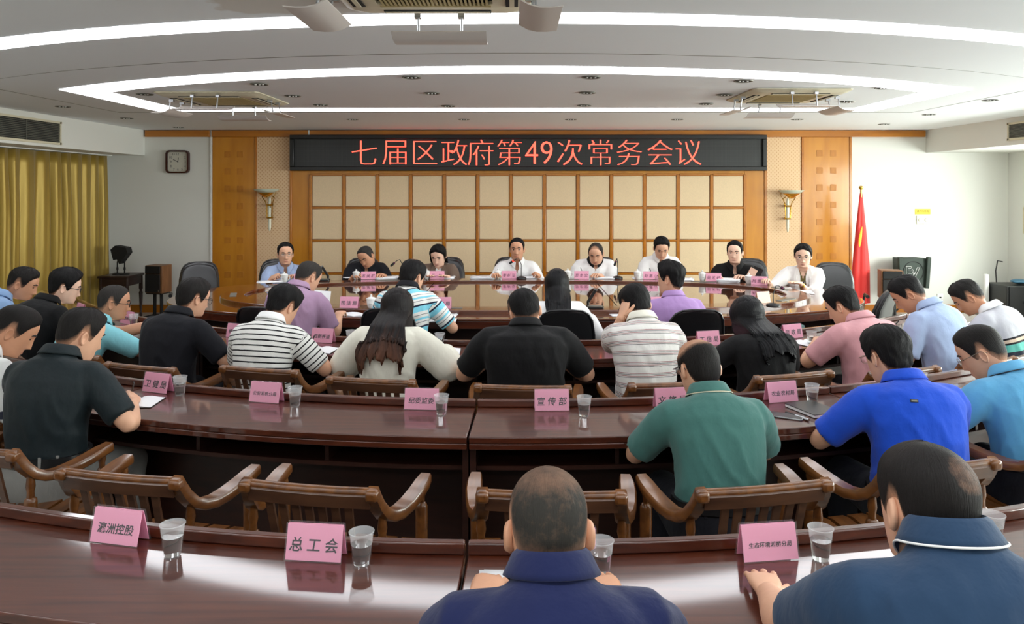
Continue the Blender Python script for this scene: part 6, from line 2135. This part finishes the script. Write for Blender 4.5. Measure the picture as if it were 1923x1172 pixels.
def cup(px, py, z, label):
    global cup0
    p = W(px, py, z)
    row = 'near' if py > 950 else ('middle' if py > 690 else 'far')
    p.x, p.y = on_desk(row, p.x, p.y, 0.026 + 0.036)
    if cup0 is None:
        t = cup0 = thing('plastic_cup', label, 'cup', p, 0, 'plastic cups of water')
        prof = lambda z_: 0.0235 + 0.0095 * z_ / 0.09
        MB().lathe([(0.0, 0.0015), (prof(0), 0.0), (prof(0.02), 0.02), (prof(0.022) + 0.001, 0.022), (prof(0.055), 0.055), (prof(0.058), 0.058), (prof(0.056) - 0.001, 0.056), (prof(0.02) - 0.0015, 0.02), (prof(0) - 0.001, 0.003), (0.0, 0.003)], n=28, caps=(False, False)).build('cup_wall', M['cup'], t, 70)
        MB().lathe([(prof(0.058), 0.058), (prof(0.088), 0.088), (prof(0.09) + 0.002, 0.089), (prof(0.09) + 0.0025, 0.092), (prof(0.09), 0.093), (prof(0.088) - 0.001, 0.09), (prof(0.058) - 0.001, 0.058)], n=28, caps=(False, False)).build('cup_rim', M['cuprim'], t, 70)
        MB().lathe([(0.0, 0.004), (prof(0.004) - 0.0022, 0.004), (prof(0.057) - 0.0022, 0.057), (0.0, 0.0572)], n=28, caps=(False, False)).build('water', M['water'], t, 60)
    else:
        dup(cup0, p, 0, label)


for px, py, z, lab in ((324, 1044, TOP, 'clear plastic water cup beside the card with four large characters'), (679, 1060, TOP, 'clear plastic water cup beside the three-character card on the nearest desk'), (1129, 1078, TOP, 'clear plastic water cup at the shoulder of the navy shirt'),
                       (1541, 1052, TOP, 'clear plastic water cup beside the card with eight small characters'), (1863, 1024, TOP, 'clear plastic water cup at the window-side end of the nearest desk'),
                       (39, 712, TOP, 'clear plastic water cup between the white polo and the dark green polo'), (338, 741, TOP, 'clear plastic water cup beside the card at the pen hand of the dark green polo'), (554, 763, TOP, 'clear plastic water cup beside the card with six small characters'),
                       (829, 779, TOP, 'clear plastic water cup in front of the half hidden card at the second desk gap'), (1097, 782, TOP, 'clear plastic water cup beside the lone card past the second desk gap'), (1525, 757, TOP, 'clear plastic water cup beside the five-character card near the smartphone'),
                       (1728, 733, TOP, 'clear plastic water cup above the shoulder of the royal blue polo'), (163, 601, TOP, 'clear plastic water cup in front of the loose black shirt by the curtain'), (251, 613, TOP, 'clear plastic water cup in front of the turquoise polo'),
                       (466, 641, TOP, 'clear plastic water cup behind the black and white striped shirt'), (659, 646, TOP, 'clear plastic water cup beside the card at the elbow of the striped shirt'), (826, 652, TOP, 'clear plastic water cup behind the sleeve of the cream blouse'), (1524, 648, TOP, 'clear plastic water cup beside the card between black top and pink polo')):
    cup(px, py, z, lab)

# lidded tea cups
tea0 = None


def tea(x, y, label, z=None):
    global tea0
    loc = Vector((x, y, RIMZ if z is None else z))
    if tea0 is None:
        t = tea0 = thing('tea_cup', label, 'cup', loc, 0, 'white lidded tea cups')
        MB().lathe([(0.0, 0.0), (0.024, 0.0), (0.026, 0.004), (0.033, 0.02), (0.038, 0.05), (0.0395, 0.078), (0.037, 0.078), (0.033, 0.05), (0.0, 0.02)], n=26, caps=(False, False)).build('cup_body', M['porcelain'], t, 70)
        MB().lathe([(0.042, 0.078), (0.043, 0.081), (0.036, 0.088), (0.022, 0.094), (0.010, 0.097), (0.006, 0.101), (0.010, 0.107), (0.009, 0.113), (0.0, 0.116)], n=26, caps=(True, False)).build('lid', M['porcelain'], t, 70)
        MB().tube([(0.036, 0, 0.064), (0.052, 0, 0.066), (0.060, 0, 0.050), (0.054, 0, 0.030), (0.036, 0, 0.022)], 0.0045, 8).build('handle', M['porcelain'], t)
        MB().tube([(-0.012, -0.0368, 0.040), (-0.002, -0.0380, 0.044), (0.010, -0.0372, 0.036)], 0.0009, 5).build('painted_line', M['ink'], t)
    else:
        dup(tea0, loc, 0, label)


for px, yy, lab in ((534, 8.08, 'white lidded tea cup in front of the light blue shirt'), (669, 8.32, 'white lidded tea cup in front of the person in black bent over notes'), (801, 8.38, 'white lidded tea cup in front of the brown blazer'),
                    (935, 8.40, 'white lidded tea cup in front of the speaking person'), (1066, 8.38, 'white lidded tea cup beside the white polo with black collar'), (1197, 8.34, 'white lidded tea cup in front of the plain white polo'),
                    (1319, 8.20, 'white lidded tea cup in front of the black polo with a wristwatch'), (1406, 7.95, 'white lidded tea cup by the black folder near the white blazer')):
    tea((px - PX) * yy / FOC, yy, lab)
p = W(698, 578, RIMZ)
tea(p.x, 6.32, 'white lidded tea cup beside the card near the mauve polo')


# microphones
def gooseneck(x, y, z, rz, label, tipv, lit=False, h_=0.33):
    t = thing('gooseneck_microphone', label, 'microphone', (x, y, z), rz, 'gooseneck microphones')
    MB().rings([[(w_ * math.cos(a), w_ * 1.15 * math.sin(a), z_) for a in [2 * PI * q / 24 for q in range(24)]] for w_, z_ in ((0.055, 0.0), (0.058, 0.008), (0.050, 0.022), (0.02, 0.032))]).build('mic_base', M['black'], t, 60)
    tv = Vector(tipv)
    MB().tube([(0, 0, 0.03), (0, 0, h_ * 0.5), Vector((0, 0, h_ * 0.5)).lerp(tv, 0.35) + Vector((0, 0, 0.05)), Vector((0, 0, h_ * 0.5)).lerp(tv, 0.7) + Vector((0, 0, 0.03)), tv], 0.0045, 8).build('gooseneck', M['black'], t)
    d = (tv - (Vector((0, 0, h_ * 0.5)).lerp(tv, 0.7) + Vector((0, 0, 0.03)))).normalized()
    hd = MB().tube([tv, tv + d * 0.012, tv + d * 0.05, tv + d * 0.062], [0.008, 0.013, 0.013, 0.006], 12).build('mic_head', M['rubber'], t)
    if lit:
        MB().tube([tv + d * 0.002, tv + d * 0.014], 0.0142, 12).build('lit_ring', M['micred'], t)
    else:
        MB().tube([tv + d * 0.002, tv + d * 0.010], 0.0140, 12).build('ring', M['inkred'], t)
    return t


M['micred'] = mat('lit_red_ring', rgb(255, 40, 30), 0.4, emit=((1, 0.08, 0.04, 1), 2.0))
gooseneck((979 - PX) * 8.36 / FOC, 8.36, RIMZ, 0, 'gooseneck microphone with a lit red ring in front of the speaking person', (-0.085, 0.02, 0.205), True)
gooseneck((756 - PX) * 8.32 / FOC, 8.32, RIMZ, 0, 'gooseneck microphone behind the head of the blue banded polo', (-0.085, -0.02, 0.19))
gooseneck((1160 - PX) * 8.40 / FOC, 8.40, RIMZ, 0, 'gooseneck microphone between the two white polos of the back row', (-0.02, 0.0, 0.20))
p = W(1452, 576, RIMZ)
gooseneck(p.x, p.y, RIMZ, R_(20), 'gooseneck microphone bent over flat beside the peach card', (0.17, 0.10, 0.145), h_=0.22)


def flip_unit(x, y, z, rz, label, lean):
    t = thing('conference_unit', label, 'microphone unit', (x, y, z), rz, 'desk microphone units')
    MB().prism(rrect(0.155, 0.11, 0.02), 0.0, 0.016).build('unit_base', M['black'], t, bevel=0.004)
    MB().prism(rrect(0.13, 0.085, 0.018), 0.016, 0.020).build('touch_panel', M['vent'], t)
    MB().tube([(-0.055 * lean, 0.03, 0.012), (-0.055 * lean, 0.03, 0.05)], 0.012, 10).build('hinge_post', M['black'], t)
    a = R_(32) * lean
    R = Matrix.Rotation(a, 3, 'Y')
    MB().box(Vector((-0.055 * lean, 0.03, 0.045)) + R @ Vector((0, 0, 0.065)), (0.026, 0.014, 0.14), m=R).build('mic_bar', M['black'], t, bevel=0.004)
    MB().box(Vector((-0.055 * lean, 0.03, 0.045)) + R @ Vector((0, 0, 0.128)), (0.027, 0.015, 0.014), m=R).build('mic_tip', M['steel'], t)
    return t


p = W(1117, 579, RIMZ)
flip_unit(p.x, 6.33, RIMZ, R_(-4), 'folding microphone unit beside the black-haired person in white', 1)
flip_unit((606 - PX) * 8.22 / FOC, 8.22, RIMZ, R_(8), 'folding microphone unit between the light blue shirt and the black polo', -1)


# papers, notebooks, phones, pens
def sheets(x, y, z, rz, label, n=5, w_=0.21, h_=0.297, name='paper_stack', cat='papers', lift=0.0):
    t = thing(name, label, cat, (x, y, z), rz)
    for k in range(n):
        a = rnd.uniform(-0.09, 0.09)
        dx, dy = rnd.uniform(-0.012, 0.012), rnd.uniform(-0.012, 0.012)
        b = MB()
        zz = 0.0015 + k * 0.0022
        vs, fs = [], []
        nx = 6
        for i in range(nx + 1):
            u = i / nx
            for v in (0, 1):
                vs.append(((u - 0.5) * w_, (v - 0.5) * h_, zz + lift * (u - 0.5) ** 2 * (k == n - 1) + 0.006 * (k == n - 1) * (u > 0.9) * v))
        for i in range(nx): fs.append((2 * i, 2 * i + 2, 2 * i + 3, 2 * i + 1))
        b.add(vs, fs)
        b.move(Matrix.Translation((dx, dy, 0)) @ Matrix.Rotation(a, 4, 'Z'))
        o = b.build('sheet', M['paper'], t, 180, fix=False)
        s = o.modifiers.new('s', 'SOLIDIFY'); s.thickness = 0.0018
    return t


def notebook(x, y, z, rz, label, cover='black', open_=True, w_=0.145, h_=0.21):
    t = thing('notebook', label, 'notebook', (x, y, z), rz)
    if open_:
        MB().box((0, 0, 0.002), (2 * w_ + 0.008, h_ + 0.008, 0.004)).build('cover', M[cover], t, bevel=0.001)
        for s in (-1, 1):
            pts = [(s * w_ * u, 0.004 + 0.012 * math.sin(PI * min(1, u * 1.25)) ** 0.7 * (1 - 0.5 * u)) for u in (0.0, 0.1, 0.25, 0.45, 0.7, 1.0)]
            poly = [(x_, z_) for x_, z_ in pts] + [(pts[-1][0], 0.004)]
            b = MB().prism(poly, -h_ / 2, h_ / 2)
            b.move(Matrix(((1, 0, 0, 0), (0, 0, 1, 0), (0, 1, 0, 0), (0, 0, 0, 1))))
            b.build('page_block', M['paper'], t, 60)
    else:
        MB().box((0, 0, 0.009), (w_ - 0.004, h_ - 0.004, 0.012)).build('page_block', M['paper'], t)
        for z_ in (0.0015, 0.0165): MB().box((0, 0, z_), (w_, h_, 0.003)).build('cover', M[cover], t, bevel=0.001)
    return t


def hand_xy(key, s, ahead=0.09):
    o, hands = P_[key]
    Wr, dh = hands[s]
    q = o.matrix_basis @ (Wr + dh * ahead)
    return q


NB = [('R2', 'open notebook under the writing hand of the dark green polo'), ('T4', 'open notebook in front of the black polo next to the striped shirt'), ('T5', 'open notebook in front of the black and white striped shirt'),
      ('T8', 'open yellowish notebook under the maroon striped shirt'), ('T9', 'open notebook in front of the person in the black top'), ('T11', 'open notebook under the bowed pale blue shirt'), ('T12', 'open notebook under the mint banded polo'),
      ('R1', 'open notebook under the white polo with a navy sleeve band'), ('O2', 'open notebook in front of the blue banded polo'), ('T10', 'open notebook in front of the pink polo'), ('T6', 'open notebook in front of the cream blouse')]
for key, lab in NB:
    q = hand_xy(key, 1, 0.11)
    o = P_[key][0]
    row = {'R': 'middle', 'T': 'far'}.get(key[0])
    x, y = q.x, q.y
    if row:
        yc, r0, r1, _ = ROWS[row]
        v = Vector((x, y - yc, 0))
        r = min(max(v.length, r0 + 0.16), r1 - 0.10)
        v = v.normalized() * r
        x, y = v.x, v.y + yc
    notebook(x, y, TOP, o.rotation_euler.z + 0.1, lab, 'black' if key != 'T8' else 'yellow', w_=0.115, h_=0.17)
q = hand_xy('N1', -1)
sheets(-0.02 + (990 - PX) / 700, 1.96, TOP, 0.05, 'white paper on the nearest desk in front of the navy shirt', 2, 0.2, 0.14, 'paper_sheet', 'paper')
# oval table papers
p = W(693, 585, TOP)
notebook(p.x - 0.05, 6.13, TOP, R_(-14), 'large open notebook beside the elbow of the mauve polo', 'black', w_=0.20, h_=0.16)
sheets(p.x + 0.14, 6.12, TOP, R_(-6), 'loose white sheets under the open notebook by the mauve polo', 3, 0.20, 0.16)
t = thing('pen', 'black pen lying on the open notebook beside the mauve polo', 'pen', (p.x + 0.10, 6.10, TOP + 0.022), R_(20))
MB().tube([(-0.07, 0, 0), (0.07, 0, 0.002)], 0.004, 8).build('barrel', M['black'], t)
MB().tube([(0.07, 0, 0.002), (0.078, 0, 0.002)], [0.0035, 0.001], 8).build('nib', M['steel'], t)
# raised sheet read by the person in mauve
t = thing('paper_sheet', 'white sheet held up in front of the person in the mauve polo', 'paper', (0, 0, 0))
a, b = D(597, 548, 6.02), D(603, 548, 6.02)
MB().sweep([D(588, 580, 6.02), D(594, 560, 6.04), D(596, 545, 6.08)], [(-0.11, -0.001), (0.11, -0.001), (0.11, 0.001), (-0.11, 0.001)], Vector((0.9, 0.3, 0))).build('sheet', M['paper'], t, 60)
p = W(846, 588, TOP); sheets(p.x, 6.12, TOP, R_(-2), 'white sheet at the elbow of the blue banded polo', 2, 0.12, 0.17, 'paper_sheet', 'paper')
p = W(1160, 587, TOP); sheets(p.x, 6.14, TOP, R_(10), 'white sheet on the oval table beside the folding microphone unit', 2, 0.14, 0.12, 'paper_sheet', 'paper')
for px, yy, rz, lab, n, w_ in ((508, 8.10, 20, 'papers and a phone-sized pad at the elbow of the light blue shirt', 4, 0.26), (727, 8.40, 4, 'thick white papers beside the gooseneck microphone, next to the black polo bent over notes', 9, 0.24), (664, 8.55, 6, 'sheets under the writing hand of the bent black polo', 3, 0.2),
                               (836, 8.48, 0, 'white papers in front of the brown blazer', 4, 0.22), (907, 8.46, 0, 'long white papers beside the tea cup of the speaking person', 7, 0.26), (1001, 8.48, 0, 'white papers beside the microphone of the speaking person', 4, 0.22),
                               (1135, 8.47, -3, 'white papers under the forearm of the white polo with black collar', 5, 0.24), (1283, 8.30, -12, 'fanned white papers behind the lavender polo', 6, 0.22), (1367, 8.16, -16, 'stack of papers under the wristwatch hand', 12, 0.22),
                               (1457, 7.72, -26, 'large white papers spread in front of the white blazer', 6, 0.28), (1496, 7.50, -18, 'white documents on the table before the folded arm of the white blazer', 5, 0.30), (1205, 8.44, -4, 'sheet under the writing hand of the plain white polo', 3, 0.2)):
    sheets((px - PX) * yy / FOC, yy, (RIMZ if abs((px - PX) * yy / FOC) < 2.0 or px > 1330 and yy > 8.1 else (RIMZ if yy > 8.05 else TOP)) + 0.001, R_(rz), lab, n, w_, 0.2)
# black folder standing between two tea cups at the window end
p = Vector(((1415 - PX) * 8.0 / FOC, 8.0, RIMZ))
t = thing('folder', 'black folder and peach sheet standing behind the tea cup near the white blazer', 'folder', p, R_(-30))
MB().box((0.02, 0.03, 0.085), (0.10, 0.006, 0.17), m=Matrix.Rotation(R_(20), 3, 'Y')).build('cover', M['black'], t)
MB().box((-0.03, 0.02, 0.085), (0.08, 0.003, 0.15), m=Matrix.Rotation(R_(28), 3, 'Y')).build('sheet', M['peach'], t)
# things in front of the royal blue polo
p = W(1475, 783, TOP)
t = thing('smartphone', 'smartphone lying on the second desk beside the pen', 'phone', (p.x, p.y, TOP), R_(62))
MB().prism(rrect(0.075, 0.155, 0.012), 0.0, 0.008).build('phone_body', M['steel'], t, bevel=0.002)
MB().prism(rrect(0.068, 0.148, 0.010), 0.008, 0.0086).build('screen', M['black'], t)
p = W(1497, 784, TOP)
t = thing('pen', 'silver and black pen lying beside the smartphone', 'pen', (p.x, p.y, TOP + 0.006), R_(118))
MB().tube([(-0.065, 0, 0), (0.01, 0, 0)], 0.006, 8).build('barrel', M['steel'], t)
MB().tube([(0.01, 0, 0), (0.065, 0, 0)], 0.0058, 8).build('cap', M['black'], t)
p = W(1527, 772, TOP)
notebook(p.x, p.y, TOP, R_(20), 'black closed notebook under the arm of the royal blue polo', 'black', False, 0.16, 0.20)
p = W(1752, 742, TOP)
t = thing('smartphone', 'phone in front of the light blue polo with glasses', 'phone', (p.x, p.y, TOP), R_(40))
MB().prism(rrect(0.075, 0.155, 0.012), 0.0, 0.008).build('phone_body', M['steel'], t, bevel=0.002)
MB().prism(rrect(0.068, 0.148, 0.010), 0.008, 0.0086).build('screen', M['vent'], t)
p = W(1985, 1080, TOP)
notebook(p.x, p.y, TOP, R_(25), 'corner of a white notebook with a yellow edge at the picture border', 'yellow', True, 0.10, 0.15)
q = hand_xy('T3', -1, 0.06)
t = thing('smartphone', 'phone between the hands of the person in the turquoise polo', 'phone', (q.x, q.y + 0.02, TOP + 0.002), R_(-40))
MB().prism(rrect(0.075, 0.155, 0.012), 0.0, 0.008).build('phone_body', M['steel'], t, bevel=0.002)
MB().prism(rrect(0.068, 0.148, 0.010), 0.008, 0.0086).build('screen', M['black'], t)
# metal tag on the royal blue polo
bpy.context.view_layer.update()
